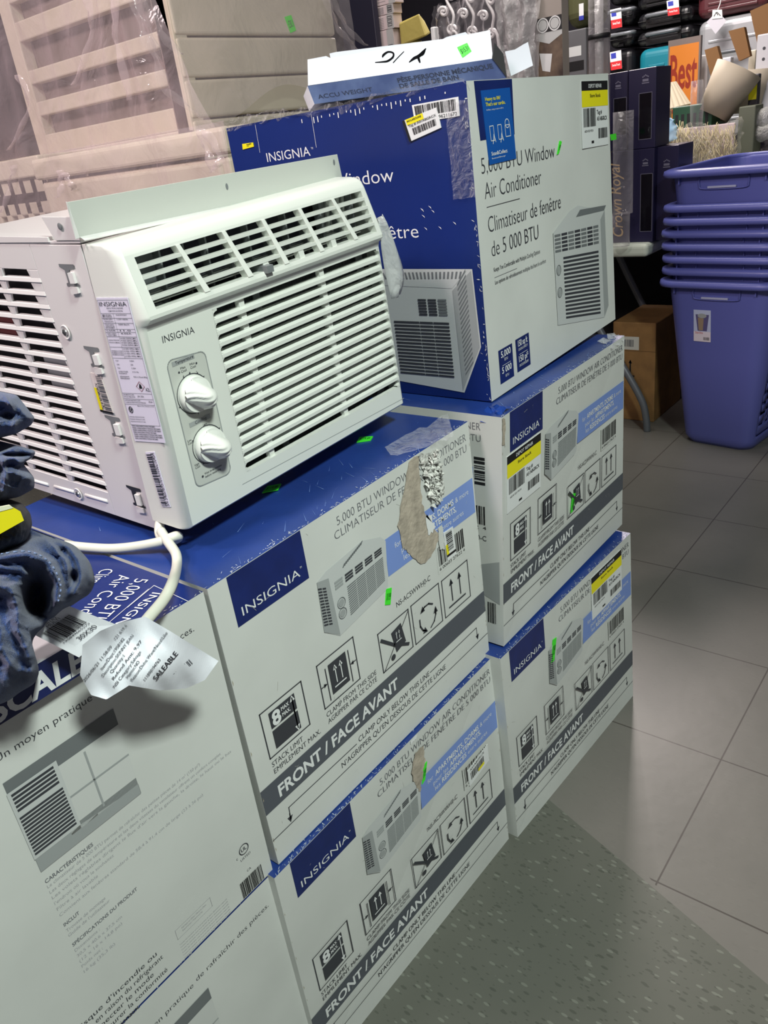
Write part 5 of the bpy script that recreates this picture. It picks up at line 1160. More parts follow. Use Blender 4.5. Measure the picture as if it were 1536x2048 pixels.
WR.append(film('plastic_wrap', lambda u, v: ((320 + 70 * (1 - v)) * (1 - u) + (690 + 25 * (1 - v)) * u, (235 - 80 * u + 22 * math.sin(u * 9)) * (1 - v) - 40 * v), 1, YC - .04, None, seed=9, amp=.02, label='clear wrap hanging over the closed drawers of the tall tower'))
def folds(parent, lines, axis, val):
    """bunched pleats of the same film, each a part of its sheet"""
    r = random.Random(len(lines))
    for pts in lines:
        mb = MB(); P_ = smoothline([at(x, y, axis, val - .012 * r.random()) for x, y in pts], 6); vs = []
        for i, p in enumerate(P_):
            w_ = .010 + .006 * math.sin(i * .9); d = V((0, 1, 0)) if axis == 0 else V((1, 0, 0)); nrm = V((-1, 0, 0)) if axis == 0 else V((0, -1, 0))
            vs += [p - d * w_, p + nrm * (.008 + .004 * math.sin(i * 1.7)), p + d * w_]
        mb.add(vs, [(i * 3 + k, i * 3 + k + 1, i * 3 + k + 4, i * 3 + k + 3) for i in range(len(P_) - 1) for k in (0, 1)], FILM, True)
        mb.build('pleat', parent)
folds(WR[2], [[(268, -10), (285, 60), (310, 115), (330, 175)], [(278, -10), (300, 70), (316, 120)], [(295, -10), (320, 60), (360, 110)], [(330, 178), (400, 235), (450, 262)], [(650, -10), (672, 50), (700, 85), (718, 112)], [(660, -10), (690, 50), (730, 92)]], 1, YC - .06)
folds(WR[1], [[(400, 258), (415, 300), (428, 345)], [(410, 262), (440, 310), (430, 340)], [(120, 340), (124, 365), (118, 395)], [(128, 345), (140, 362), (150, 380)], [(30, 330), (22, 370), (5, 425)]], 0, XL - .035)
folds(WR[0], [[(35, 150), (60, 210), (20, 300)], [(170, -10), (185, 60), (150, 170)], [(230, -10), (235, 90), (262, 200)]], 0, XC - .03)

# ------------------------------------------------------------------ the shop behind
def block(name, xl, xr, yt, X, zb, depth, m, label=None, cat=None, group=None, bevel=.004, seg=2, parent=None):
    """upright box: left/right/top edges of its near face as seen at distance X, standing on height zb"""
    y1, y0 = at(xl, yt, 0, X).y, at(xr, yt, 0, X).y; zt = at((xl + xr) / 2, yt, 0, X).z
    mb = MB(); mb.box((X, y0, zb), (X + depth, y1, zt), m)
    A = Art(mb, (X, y1, zb), (X, y0, zb), (X, y0, zt), (X, y1, zt), y1 - y0, zt - zb)
    A.name, A.bevel, A.seg, A.parent, A.info = name, bevel, seg, parent, (label, cat, group); A.box = (y0, y1, zt)
    return A
def done(A):
    o = A.mb.build(A.name, A.parent, A.bevel, seg=A.seg); tag(o, *A.info); return o
TZ = .715
# folding table with a white top
TX0, TX1 = 2.40, 2.98; tyr = .33
root = empty('folding_table', (2.75, 1.4, 0), 'folding table with a white plastic top and bent grey legs, behind the cartons', 'table')
TWH = mat('table_white', (206, 214, 200), .45); LEG = mat('table_leg_grey', (112, 116, 122), .4, metal=.3)
mb = MB(); mb.box((TX0, tyr + .17, TZ - .045), (TX1, 2.6, TZ), TWH); under(mb.build('tabletop', None, .015, seg=4), root)
def leg(pts, r_=.0135):
    mb = MB(); mb.tube(smoothline([V(p) for p in pts]), r_, LEG, 12); o = under(mb.build('leg'), root)
    e = V(pts[-1]); m2 = MB(); m2.tube([e + V((0, 0, .03)), e], r_ * 1.25, BLK, 12); t = m2.build('rubber_foot', o); t.matrix_parent_inverse = Matrix.Translation(-root.location); return o
f0 = at(1294, 862, 2, 0.0)
leg([(TX0 + .06, f0.y + .33, TZ - .05), at(1200, 660, 0, f0.x + .01), at(1250, 740, 0, f0.x), at(1283, 800, 0, f0.x), at(1292, 835, 0, f0.x), (f0.x, f0.y, .0)])
leg([(TX1 - .1, f0.y + .33, TZ - .05), (TX1 - .1, f0.y + .25, .5), (TX1 - .1, f0.y + .06, .15), (TX1 - .1, f0.y, 0)]); leg([(TX0 + .1, 2.4, TZ - .05), (TX0 + .1, 2.3, .4), (TX0 + .1, 2.25, 0)]); leg([(TX1 - .1, 2.4, TZ - .05), (TX1 - .1, 2.3, .4), (TX1 - .1, 2.25, 0)])
rt = empty('rear_table', (3.3, 1.0, 0), 'table with a black cloth skirt, behind the hampers, holding the heap of housewares', 'table')
mb = MB(); mb.box((3.0, -.55, TZ - .04), (3.66, 2.6, TZ), TWH); under(mb.build('tabletop', None, .01), rt)
mb = MB(); mb.box((3.004, -.54, .0), (3.012, 2.58, TZ - .042), mat('black_cloth', (16, 16, 19), .9)); under(mb.build('table_skirt'), rt)
for y_ in (-.45, 2.5):
    mb = MB(); mb.box((3.5, y_, 0), (3.54, y_ + .04, TZ - .042), LEG); under(mb.build('leg'), rt)
A = block('cardboard_box', 1226, 1312, 645, 2.56, 0, .30, BROWN, 'brown cardboard box under the white table, printed with two up arrows', 'box')
two_arrows(A, .10, .42, .60, .66, BLK, 1, .006); A.line([(0, .72), (1, .72)], .002, mat('box_seam', (96, 70, 40), .8)); A.rect(.15, .73, .62, .86, mat('box_label_white', (206, 206, 196), .5)); A.barcode(.25, .76, .5, .83, GREY, 18, 3, 2)
done(A)
# whisky gift cartons
CR_ = mat('gift_box_indigo', (30, 27, 62), .4); SIL = mat('print_silver', (140, 140, 160), .35, metal=.5); GOLD = mat('print_gold', (214, 180, 130), .35, metal=.3); GLS = mat('window_black', (9, 9, 20), .1)
def crown_logo(A, u, v, s_):
    for k in range(5): A.disc(u + (k - 2) * s_ * .22 / A.W, v + s_ * (.9 - .12 * abs(k - 2)) / A.H, s_ * .11, SIL, 1, 8)
    A.rect(u - s_ * .5 / A.W, v, u + s_ * .5 / A.W, v + s_ * .35 / A.H, SIL, 1); A.rect(u - s_ * .6 / A.W, v - s_ * .3 / A.H, u + s_ * .6 / A.W, v - s_ * .15 / A.H, SIL, 1)
def window(A, u0, v0, u1, v1): A.rect(u0, v0, u1, v1, GLS, 1); A.line([(u0, v0), (u1, v0), (u1, v1), (u0, v1)], .0016, SIL, 2, True)
A = block('gift_box', 1222, 1309, 300, 2.44, TZ, .14, CR_, 'wide indigo gift box with Crown Royal written up its side, on the table', 'box', bevel=.002)
zl2 = A.box[2]
A.text('Crown Royal', (.30, .06), (.20, .86), .13, GOLD, .008, 1, slant=.25); crown_logo(A, .80, .84, .018); window(A, .70, .12, .97, .74)
done(A)
A = block('gift_box', 1311, 1358, 292, 2.47, TZ, .14, CR_, 'indigo gift box standing between the lettered one and the hampers', 'box', bevel=.002); crown_logo(A, .5, .80, .02); zl3 = A.box[2]; done(A)
A = block('gift_box', 1257, 1313, 137, 2.44, zl2 + .001, .13, CR_, 'tall indigo gift box with a silver-framed window, upper right of its pile', 'box', bevel=.002); crown_logo(A, .62, .84, .020); window(A, .40, .12, .86, .70); done(A)
A = block('gift_box', 1205, 1256, 146, 2.46, zl2 + .001, .13, CR_, 'indigo gift box half hidden behind a clear sleeve, left in the upper row', 'box', bevel=.002); crown_logo(A, .62, .82, .018); window(A, .45, .2, .95, .68); done(A)
SLV = clear_mat('clear_sleeve', (210, 205, 210), .07, .08, .6, 20)
mb = MB(); 
def sleeve(mb, xl, xr, yt, yb, X, dep=.05, T=SLV):
    y1, y0 = at(xl, yt, 0, X).y, at(xr, yt, 0, X).y; zt, zb = at(xl, yt, 0, X).z, at(xl, yb, 0, X).z
    mb.tube([V((X + dep / 2, (y0 + y1) / 2, zb)), V((X + dep / 2, (y0 + y1) / 2, (zt + zb) / 2)), V((X + dep / 2, (y0 + y1) / 2, zt))], abs(y1 - y0) / 2, T, 20)
sleeve(mb, 1221, 1260, 226, 430, 2.34)
o = mb.build('clear_sleeve'); tag(o, 'clear plastic sleeve with a green sticker, in front of the indigo boxes', 'plastic sleeve')
z_ = min(v[2] for v in mb.v)
mb = MB(); yy = at(1240, 300, 0, 2.36).y; mb.tube([(2.37, yy, TZ), (2.37, yy, z_)], .03, SLV, 14); 
p = [at(x, y, 0, 2.318) for x, y in ((1222, 281), (1233, 279), (1232, 267), (1220, 269))]; m2 = MB(); m2.hexa(p + [q + V((.001, 0, 0)) for q in p], GRN); m2.build('price_sticker', o)['label'] = 'green price sticker'
t = mb.build('sleeve_foot', o)
def ell(mb, c, rx, ry, rz, m, rot=0.0, n=28, e=.5):
    vs = []
    for j in range(n // 2 + 1):
        ph = math.pi * j / (n // 2) - math.pi / 2
        for i in range(n):
            th = 2 * math.pi * i / n; f_ = lambda x: math.copysign(abs(x) ** e, x)
            x, y, z = f_(math.cos(ph)) * f_(math.cos(th)) * rx, f_(math.cos(ph)) * f_(math.sin(th)) * ry, f_(math.sin(ph)) * rz
            p = c + V((x, y, z)); vs.append(p + noise.noise_vector(p * 22) * .016)
    mb.add(vs, [(j * n + i, j * n + (i + 1) % n, (j + 1) * n + (i + 1) % n, (j + 1) * n + i) for j in range(n // 2) for i in range(n)], m, True)
# laundry hampers, nested
BAS = mat('hamper_violet', (92, 98, 170), .35, spec=.5)
def rr(hx, hy, r_, n=14):
    out = []
    for cx, cy, a0 in ((hx - r_, hy - r_, 0), (-hx + r_, hy - r_, 90), (-hx + r_, -hy + r_, 180), (hx - r_, -hy + r_, 270)):
        for k in range(n + 1):
            a = math.radians(a0 + 90 * k / n); out.append((cx + r_ * math.cos(a), cy + r_ * math.sin(a)))
    # subdivide long sides
    res = []
    for i, p in enumerate(out):
        q = out[(i + 1) % len(out)]; res.append(p); d = math.hypot(q[0] - p[0], q[1] - p[1])
        if (i + 1) % (n + 1) == 0:
            m_ = 15
            for k in range(1, m_): res.append((p[0] + (q[0] - p[0]) * k / m_, p[1] + (q[1] - p[1]) * k / m_))
    return res
HB = .60
def hamper():
    root = empty('laundry_hamper', (0, 0, 0))
    mb = MB(); nz = 46; rings = []
    for j in range(nz + 1):
        t = j / nz; z = HB * t; hx, hy = .190 + .060 * t, .128 + .062 * t; rr_ = .045 + .02 * t
        if t < .04: hx -= .012 * (1 - t / .04); hy -= .012 * (1 - t / .04)
        rings.append([V((x, y, z)) for x, y in rr(hx, hy, rr_)])
    N_ = len(rings[0]); vs = [p for r_ in rings for p in r_]; fs = []
    for j in range(nz):
        for i in range(N_):
            a, b_ = rings[j][i], rings[j][(i + 1) % N_]; long_y = abs(a.y) > .1 and abs(a.y - b_.y) < .002 and abs(a.x) < .17
            if long_y and 4 <= j <= 39:
                col = int(round((a.x + .25) / .0235)); row = (j - 4 + (2 if col % 2 else 0)) % 6
                if col % 2 == 0 and row < 4: continue
                if col % 2 == 1 and row < 4: continue
                if False: continue
            fs.append((j * N_ + i, j * N_ + (i + 1) % N_, (j + 1) * N_ + (i + 1) % N_, (j + 1) * N_ + i))
    fs.append(tuple(range(N_ - 1, -1, -1)))
    mb.add(vs, fs, BAS, False); o = mb.build('basket_body', root); s_ = o.modifiers.new('s', 'SOLIDIFY'); s_.thickness = .003
    for p in o.data.polygons: p.use_smooth = True
    mb = MB(); prof = [(-.002, -.014), (.014, -.020), (.024, -.018), (.026, -.010), (.024, .0), (.014, .004), (.0, .005), (-.004, .0)]
    vs = []; base = rr(.250, .190, .065)
    for dx_, dz in prof: vs += [V((x * (1 + dx_ / .25), y * (1 + dx_ / .19), HB + dz)) for x, y in base]
    n_ = len(base); fs = [(k * n_ + i, k * n_ + (i + 1) % n_, ((k + 1) % 8) * n_ + (i + 1) % n_, ((k + 1) % 8) * n_ + i) for k in range(8) for i in range(n_)]
    mb.add(vs, fs, BAS, True); mb.build('rim', root)
    mb = MB(); xs = -.252
    pts = [V((xs + .002, .078, HB - .022)), V((xs + .003, .078, HB - .045)), V((xs + .005, .062, HB - .058)), V((xs + .005, -.062, HB - .058)), V((xs + .003, -.078, HB - .045)), V((xs + .002, -.078, HB - .022))]
    mb.tube(smoothline(pts, 5), .0022, BAS, 8); mb.hexa([V((xs + .001, .05, HB - .056)), V((xs + .001, -.04, HB - .056)), V((xs + .001, -.04, HB - .050)), V((xs + .001, .05, HB - .050)), V((xs + .006, .05, HB - .056)), V((xs + .006, -.04, HB - .056)), V((xs + .006, -.04, HB - .050)), V((xs + .006, .05, HB - .050))], mat('hamper_slot_light', (170, 174, 205), .4))
    mb.build('handle', root)
    for yy in (-.13, .145):
        mb = MB(); mb.box((-.254, yy - .002, HB - .040), (-.244, yy + .002, HB - .012), BAS); mb.build('rib', root)
    return root
hp = hamper(); yaw = -.14
hx0, hy0 = 2.575, .200
offs = [0, .040, .080, .120, .160, .200, .240, .345]
names = ['lowest violet laundry hamper, standing on the floor with a picture sticker', 'violet hamper nested second from the bottom of its stack', 'violet hamper nested third from the bottom of its stack', 'violet hamper nested fourth from the bottom of its stack', 'violet hamper nested fourth from the top of its stack', 'violet hamper nested third from the top of its stack', 'violet hamper just below the raised topmost one', 'topmost violet laundry hamper, raised above the tightly nested ones']
for k, dz in enumerate(offs):
    if k == 0: o = hp
    else:
        o = hp.copy(); COL.objects.link(o)
        for ch in hp.children:
            if ch.name.startswith('picture'): continue
            c_ = ch.copy(); COL.objects.link(c_); c_.parent = o
    o.location = (hx0 + .004 * math.sin(k * 2.1), hy0 + .004 * math.cos(k * 1.7), dz); o.rotation_euler = (0, 0, yaw + .01 * math.sin(k * 3)); tag(o, names[k], 'laundry hamper', 'nested violet laundry hampers')
# picture sticker on the lowest hamper
mb = MB(); lx = lambda z: -(.190 + .060 * z / HB) - .002
def hs(y, z): return V((lx(z), y, z))
pz0, pz1, py0, py1 = .395, .505, .078, .018
p = [hs(py0, pz0), hs(py1, pz0), hs(py1, pz1), hs(py0, pz1)]; mb.hexa(p + [q + V((.001, 0, 0)) for q in p], mat('picture_sticker_blue', (188, 196, 226), .4))
B = Art(mb, *p, .06, .11); B.poly([(.24, .34), (.78, .34), (.90, .86), (.12, .86)], mat('sticker_basket', (90, 84, 130), .5)); B.poly([(.30, .36), (.55, .36), (.60, .74), (.25, .76)], mat('sticker_clothes', (150, 130, 110), .5), 2); B.disc(.5, .82, .016, PG2, 2, 12, sv=.5)
B.rect(0, 0, 1, .32, mat('sticker_pale', (224, 214, 224), .4), 1); B.text('Sterilite', (.1, .25), (.55, .25), .07, mat('sticker_red', (190, 70, 80), .5), 0, 2); B.barcode(.58, .05, .92, .15, BLK, 14, 2, 2)
o = mb.build('picture_sticker', hp); o['label'] = 'sticker picturing the hamper full of clothes'

# things heaped on the table, right of the gift boxes
GREEN_C = mat('crate_green', (32, 74, 52), .5); TEAL = mat('suitcase_teal', (26, 120, 138), .3); BKS = mat('suitcase_black', (22, 22, 26), .3, bump=.1, bscale=40); SLVR = mat('suitcase_silver', (176, 178, 182), .3, metal=.35); MAROON = mat('suitcase_maroon', (84, 38, 44), .35)
# pleated lampshade
def cone_shade(name, p, q, r0, r1, m, label, pleat=0, T=None):
    mb = MB(); p, q = V(p), V(q); t = (q - p).normalized(); a = t.cross(V((1, .1, 0))).normalized(); b_ = a.cross(t).normalized(); n = 96; vs = []
    for k, (c, r_) in enumerate(((p, r0), (p.lerp(q, .5), (r0 + r1) / 2), (q, r1))):
        for i in range(n):
            an = 2 * math.pi * i / n; rr_ = r_ * (1 + pleat * (1 if i % 4 < 2 else -1)); vs.append(c + (a * math.cos(an) + b_ * math.sin(an)) * rr_)
    mb.add(vs, [(k * n + i, k * n + (i + 1) % n, (k + 1) * n + (i + 1) % n, (k + 1) * n + i) for k in range(2) for i in range(n)], m, pleat == 0)
    o = mb.build(name); s_ = o.modifiers.new('s', 'SOLIDIFY'); s_.thickness = .002; tag(o, label, 'lampshade'); return o
CRM = mat('cream_fabric', (222, 208, 184), .8)
X5 = 3.2
cone_shade('pleated_lampshade', at(1333, 221, 0, X5), at(1328, 170, 0, X5), .092, .045, CRM, 'small cream pleated lampshade on the table behind the gift boxes', .02)
mb = MB(); c = at(1337, 238, 0, X5); mb.tube([V((c.x, c.y, TZ)), c + V((0, 0, .03))], .012, CRM, 12); mb.build('lamp_stem', bpy.data.objects['pleated_lampshade'])
cone_shade('tall_lampshade', at(1478, 225, 0, 3.38), at(1488, 140, 0, 3.38), .090, .112, mat('shade_taupe', (190, 178, 160), .7), 'large taupe drum lampshade lying on the heap, right of the brown boards')
cone_shade('tilted_lampshade', at(1425, 232, 0, 3.12), at(1478, 138, 0, 3.16), .060, .088, mat('shade_grey', (176, 164, 146), .7), 'beige lampshade tilted against the taupe one')
# orange sign
A = block('orange_sign', 1337, 1402, 76, 3.42, TZ, .02, mat('sign_frame', (120, 108, 104), .4), 'orange sign lettered Best in dark red, leaning behind the lampshades', 'sign', bevel=.002)
A.rect(.05, .50, .95, .965, mat('sign_orange', (206, 122, 40), .5), 1); A.rect(.05, .02, .95, .50, mat('sign_rust', (176, 84, 36), .5), 1)
RD = mat('sign_red', (142, 44, 24), .5); A.text('Best', (.08, .72), (.92, .72), .19, RD, .02, 3); A.text('BE', (.08, .58), (.52, .58), .11, RD, .02, 3); done(A)
# green crate and little things on the table
A = block('green_crate', 1345, 1425, 210, 3.08, TZ, .18, GREEN_C, 'dark green plastic crate below the orange sign', 'crate')
for k in range(6): A.rect(.08 + k * .15, .80, .16 + k * .15, .93, mat('dark_inside', (22, 22, 26), .6), 1)
done(A)
mb = MB(); c = at(1330, 262, 0, 2.6)
sheet(mb, lambda u, v: V((3.04 + .02 * math.sin(u * 6), at(1308 + 46 * u, 250, 0, 3.04).y, at(1330, 285 - (58 - 26 * abs(u - .45) * 2) * v, 0, 3.04).z)), 24, 14, mat('blue_cloth', (150, 186, 214), .8), .010, 18, 2)
o = mb.build('blue_cloth'); s_ = o.modifiers.new('s', 'SOLIDIFY'); s_.thickness = .003; tag(o, 'crumpled pale blue cloth beside the gift boxes', 'cloth')
# heap of straw bags
STR = mat('straw_yellow', (206, 192, 150), .8)
mb = MB(); r = random.Random(12)
for _ in range(520):
    x = r.uniform(1312, 1470); y = r.uniform(262, 330); X = r.uniform(3.02, 3.06); p = at(x, y, 0, X); d = V((r.uniform(-.3, .1), r.uniform(-.7, .7), 1)).normalized() * r.uniform(.03, .075)
    mb.tube([p - d * .5, p + d * .5], r.uniform(.0007, .0016), STR, 4)
tag(mb.build('dried_grass'), 'loose yellow dried grass inside the clear bag beside the hampers', 'dried grass', None, 'stuff')
mb = MB(); sheet(mb, lambda u, v: V((3.0 - .03 * math.sin(u * 3.1) * math.sin(v * 3), at(1310 + 170 * u, 290, 0, 3.0).y, TZ + (at(1390, 250 + 8 * math.sin(u * 11), 0, 3.0).z - TZ) * v)), 60, 26, clear_mat('bag_film', (232, 226, 214), .10, .08, 1.0, 30), .012, 26, 4)
tag(mb.build('clear_bag'), 'shiny clear bag of dried grass behind the hampers', 'plastic bag')
A = block('pink_tray', 1345, 1470, 252, 3.07, TZ, .0095, mat('pink_board', (206, 186, 190), .6), 'flat pale pink box on the table behind the clear bag', 'box'); done(A)
A = block('olive_box', 1478, 1512, 212, 3.05, TZ, .10, mat('olive_grey', (98, 102, 86), .6), 'olive grey panel standing at the right of the heap', 'box'); done(A)
A = block('patterned_pouch', 1505, 1585, 250, 3.16, TZ, .12, mat('pouch_pattern', (60, 50, 66), .7, noise_amt=.6, nscale=60, rgb2=(160, 150, 150)), 'dark patterned pouch behind the hampers at the right edge', 'pouch', bevel=.03, seg=5); done(A)
mb = MB()
for k, (x, y, X) in enumerate(((1522, 236, 3.12), (1535, 262, 3.1))): ell(mb, at(x, y, 0, X), .05, .05, .035, clear_mat('crumpled_clear', (220, 220, 216), .35, .15, 1.0, 60), .3 * k, e=.9)
tag(mb.build('crumpled_packaging'), 'crumpled clear packaging on the heap at the right edge', 'packaging')
BRD = mat('brown_board', (128, 92, 54), .75)
def board(xs, X, dep, label):
    p = [at(x, y, 0, X) for x, y in xs]; mb = MB(); mb.hexa(p + [q + V((dep, 0, 0)) for q in p], BRD); tag(mb.build('brown_board'), label, 'cardboard')
board([(1428, 182), (1449, 150), (1434, 92), (1409, 100)], 3.30, .03, 'left one of the slanted brown boards, beside the orange sign')
board([(1478, 122), (1500, 112), (1488, 54), (1457, 62)], 3.38, .03, 'middle slanted brown board in front of the silver suitcase')
board([(1520, 112), (1560, 100), (1545, 2), (1500, 22)], 3.38, .03, 'brown board at the right edge beside the silver suitcase')
A = block('perforated_white_panel', 1515, 1560, 66, 3.35, TZ, .015, mat('panel_white', (196, 196, 202), .45), 'white panel with a column of dark marks at the right edge', 'panel')
for k in range(6): A.disc(.35, .62 + k * .06, .006, DGREY, 1, 10)
A.rect(.0, .52, .2, .60, YEL, 2); done(A)
A = block('yellow_tagged_pack', 1499, 1519, 148, 3.2, TZ, .03, mat('dark_pack', (52, 50, 56), .5), 'dark hanging pack with a yellow tag below the right brown board', 'package'); A.rect(.05, .82, .85, .98, YEL); done(A)
for xl, xr, yt, X, c_, lb in ((1410, 1432, 175, 3.44, (206, 200, 192), 'pale narrow carton below the left brown board'), (1441, 1462, 115, 3.46, (206, 210, 222), 'white and blue leaflet carton between the brown boards'), (1402, 1416, 110, 3.5, (200, 196, 196), 'white slim carton right of the orange sign'), (1498, 1512, 100, 3.5, (214, 208, 190), 'cream slim carton right of the middle brown board')):
    A = block('slim_carton', xl, xr, yt, X, TZ, .04, mat('slim_' + str(xl), c_, .5), lb, 'box'); 
    if xl == 1441: A.rect(.75, .7, .98, .93, mat('leaflet_blue', (70, 80, 170), .5))
    done(A)
mb = MB(); p = at(1395, 190, 0, 3.04); mb.tube(smoothline([V((p.x, p.y, TZ)), V((p.x, p.y + .004, TZ + .3)), at(1395, 185, 0, 2.7), at(1404, 142, 0, 2.7)]), [.012] * 9 + [.016] * 8 + [.03] * 8, SLV, 12) if False else mb.tube([V((p.x, p.y, TZ)), V((p.x, p.y, p.z - .05)), V((p.x, p.y + .003, p.z + .05))], [.01, .025, .022], SLV, 14)
tag(mb.build('clear_goblet'), 'tall clear plastic goblet in front of the orange sign', 'goblet')

# rack of suitcases behind
RZ = 0.95; RX = 3.75
root = empty('display_rack', (4.1, 1.4, 0), 'dark display rack carrying the suitcases, mostly hidden', 'rack'); RM = mat('rack_dark', (30, 30, 34), .6)
mb = MB(); mb.box((RX - .05, -.6, RZ - .04), (RX + .7, 3.6, RZ), RM); under(mb.build('shelf'), root)
for y in (-.55, 3.5):
    mb = MB(); mb.box((RX, y, 0), (RX + .6, y + .05, RZ - .04), RM); under(mb.build('leg'), root)
def suitcase(xl, xr, yt, zb, m, label, X=RX, tagc=None, ribs=5, depth=.32):
    y1, y0 = at(xl, yt, 0, X).y, at(xr, yt, 0, X).y; zt = at((xl + xr) / 2, yt, 0, X).z
    root = empty('suitcase', (X + depth / 2, (y0 + y1) / 2, zb)); tag(root, label, 'suitcase', 'suitcases on the rack')
    mb = MB(); mb.box((X, y0, zb + .004), (X + depth, y1, zt - .004), m); sh = under(mb.build('shell', None, .035, seg=5), root)
    mb = MB(); h_ = zt - zb
    for k in range(ribs):
        z = zb + h_ * (.18 + .64 * k / max(1, ribs - 1)); mb.box((X - .004, y0 + .05, z - .006), (X + .01, y1 - .05, z + .006), m)
    mb.box((X - .003, y0 + .01, zb + h_ * .48), (X + .01, y1 - .01, zb + h_ * .52), STEEL if m is SLVR else BLK)
    mb.build('rib', sh, .003)
    yc = (y0 + y1) / 2; mb = MB(); mb.tube(smoothline([V((X, yc + .07, zb + h_ * .72)), V((X - .035, yc + .06, zb + h_ * .72)), V((X - .035, yc - .06, zb + h_ * .72)), V((X, yc - .07, zb + h_ * .72))], 4), .008, LEG, 8); mb.build('carry_handle', sh)
    if tagc:
        x0, yy0, x1, yy1 = tagc; p = [at(x, y, 0, X - .045) for x, y in ((x0 + 3, yy1), (x1 + 1, yy1 - 4), (x1 - 1, yy0 - 3), (x0, yy0 + 2))]
        mb = MB(); mb.hexa(p + [q + V((.002, 0, 0)) for q in p], WHT); B = Art(mb, *p, .07, .12); B.rect(0, 0, 1, .45, mat('tag_red', (206, 38, 44), .5)); B.rect(.1, .62, .55, .92, mat('tag_blue', (50, 60, 170), .5)); B.text('SwissTech', (.15, .2), (.85, .2), .12, WHT, .02, 2)
        o = mb.build('hang_tag'); o['label'] = 'red, white and blue hang tag'; under(o, root)
    return zt
def zat(x, y, X=RX): return at(x, y, 0, X).z
z1 = zat(1245, 145); z2 = zat(1245, 97); z3 = zat(1245, 55)
suitcase(1216, 1268, 97, RZ, BKS, 'black suitcase lowest in the narrow pile left of the wide black pile', tagc=(1219, 103, 1243, 141), ribs=3)
suitcase(1216, 1268, 58, z2, BKS, 'black suitcase in the middle of the narrow pile', ribs=3)
suitcase(1216, 1268, 10, z3, BKS, 'black suitcase with a red tag, upper in the narrow pile', tagc=(1220, 18, 1243, 58), ribs=3)
suitcase(1216, 1268, -60, zat(1245, 10), BKS, 'black suitcase at the top of the narrow pile, cut by the picture edge', ribs=3)
zt_ = zat(1320, 92)
suitcase(1276, 1352, 92, RZ, TEAL, 'teal suitcase at the bottom of the wide pile, left of the orange sign', ribs=2, X=RX - .06)
suitcase(1272, 1385, 55, zt_ + .004, BKS, 'black suitcase lying directly on the teal one')
suitcase(1272, 1385, 16, zat(1325, 55), BKS, 'black suitcase second above the teal one')
suitcase(1272, 1385, -40, zat(1325, 16), BKS, 'black suitcase with a red tag third above the teal one', tagc=(1333, 0, 1358, 32))
suitcase(1396, 1545, 28, RZ, SLVR, 'large silver suitcase behind the brown boards', X=RX + .02, ribs=3)
suitcase(1396, 1545, -60, zat(1470.5, 28, RX + .02), MAROON, 'dark red suitcase on top of the silver one', X=RX + .02)
mb = MB(); mb.tube([at(1434, 24, 0, RX - .05), at(1440, 8, 0, RX - .03), at(1442, -2, 0, RX)], .002, WHT, 6); p = [at(x, y, 0, RX - .05) for x, y in ((1431, 68), (1453, 42), (1435, 22), (1413, 44))]; mb.hexa(p + [q + V((.002, 0, 0)) for q in p], mat('diamond_tag', (206, 204, 214), .5))
q = [at(x, y, 0, RX - .053) for x, y in ((1424, 38), (1445, 36), (1444, 19), (1425, 20))]; mb.hexa(q + [v + V((.002, 0, 0)) for v in q], WHT); B = Art(mb, *q, .05, .05); B.line([(.2, .3), (.4, .7), (.55, .4)], .004, BLK); B.line([(.5, .7), (.8, .3)], .004, BLK)
tag(mb.build('diamond_hang_tag'), 'white diamond shaped paper tag hanging on the silver suitcase', 'tag')

# shelf items seen above the tall carton
root = empty('dark_shelf', (2.9, 1.6, 0), 'dark shelf hidden behind the tall carton, carrying boxes and bags', 'shelf')
SZ = 1.16; SX = 2.42
mb = MB(); mb.box((SX - .01, .83, SZ - .03), (SX + .55, 2.3, SZ), RM); under(mb.build('shelf_board'), root)
for y in (.84, 2.25):
    mb = MB(); mb.box((SX + .02, y, TZ + .001), (SX + .53, y + .04, SZ - .03), RM); under(mb.build('side_panel'), root)
A = block('post', 668, 738, -60, 2.38, TZ + .001, .03, mat('post_navy', (22, 22, 42), .5)); A.name = 'trim_2'; o = done(A); o['kind'] = 'structure'
PKB = mat('flat_pack_pinkish', (198, 182, 182), .5)
zprev = SZ
for k, yt in enumerate((62, 32, 12, -40)):
    A = block('flat_pack_carton', 742, 786, yt, SX, zprev + .001, .055, PKB, ('lowest', 'second', 'third', 'top')[k] + ' pinkish flat carton in the pile right of the navy post', 'box', 'pinkish flat cartons', bevel=.002)
    for q in range(7): A.line([(.05, .15 + q * .11), (.55, .15 + q * .11)], .0012, TXT)
    A.rect(.70, 0, 1, 1, mat('flat_pack_grey', (168, 168, 166), .5), 1)
    for q in range(3): A.line([(.74, .2 + q * .25), (.92, .2 + q * .25), (.92, .36 + q * .25), (.74, .36 + q * .25)], .002, DGREY, 2, True)
    done(A); zprev = A.box[2]
mb = MB(); MUS = mat('mustard_packet', (172, 158, 84), .5, bump=.4, bscale=30)
p = [at(x, y, 0, SX + .01) for x, y in ((802, 92), (853, 72), (838, 26), (798, 46))]; q = [at(x, y, 0, SX + .08) for x, y in ((810, 92), (862, 66), (848, 40), (800, 46))]; mb.hexa(p + q, MUS)
mb.tube([V((SX + .045, p[0].y - .04, SZ)), V((SX + .045, p[0].y - .04, p[0].z + .01))], .03, MUS, 8)
tag(mb.build('mustard_packet', None, .006), 'mustard yellow folded packet behind the scale box', 'packet')
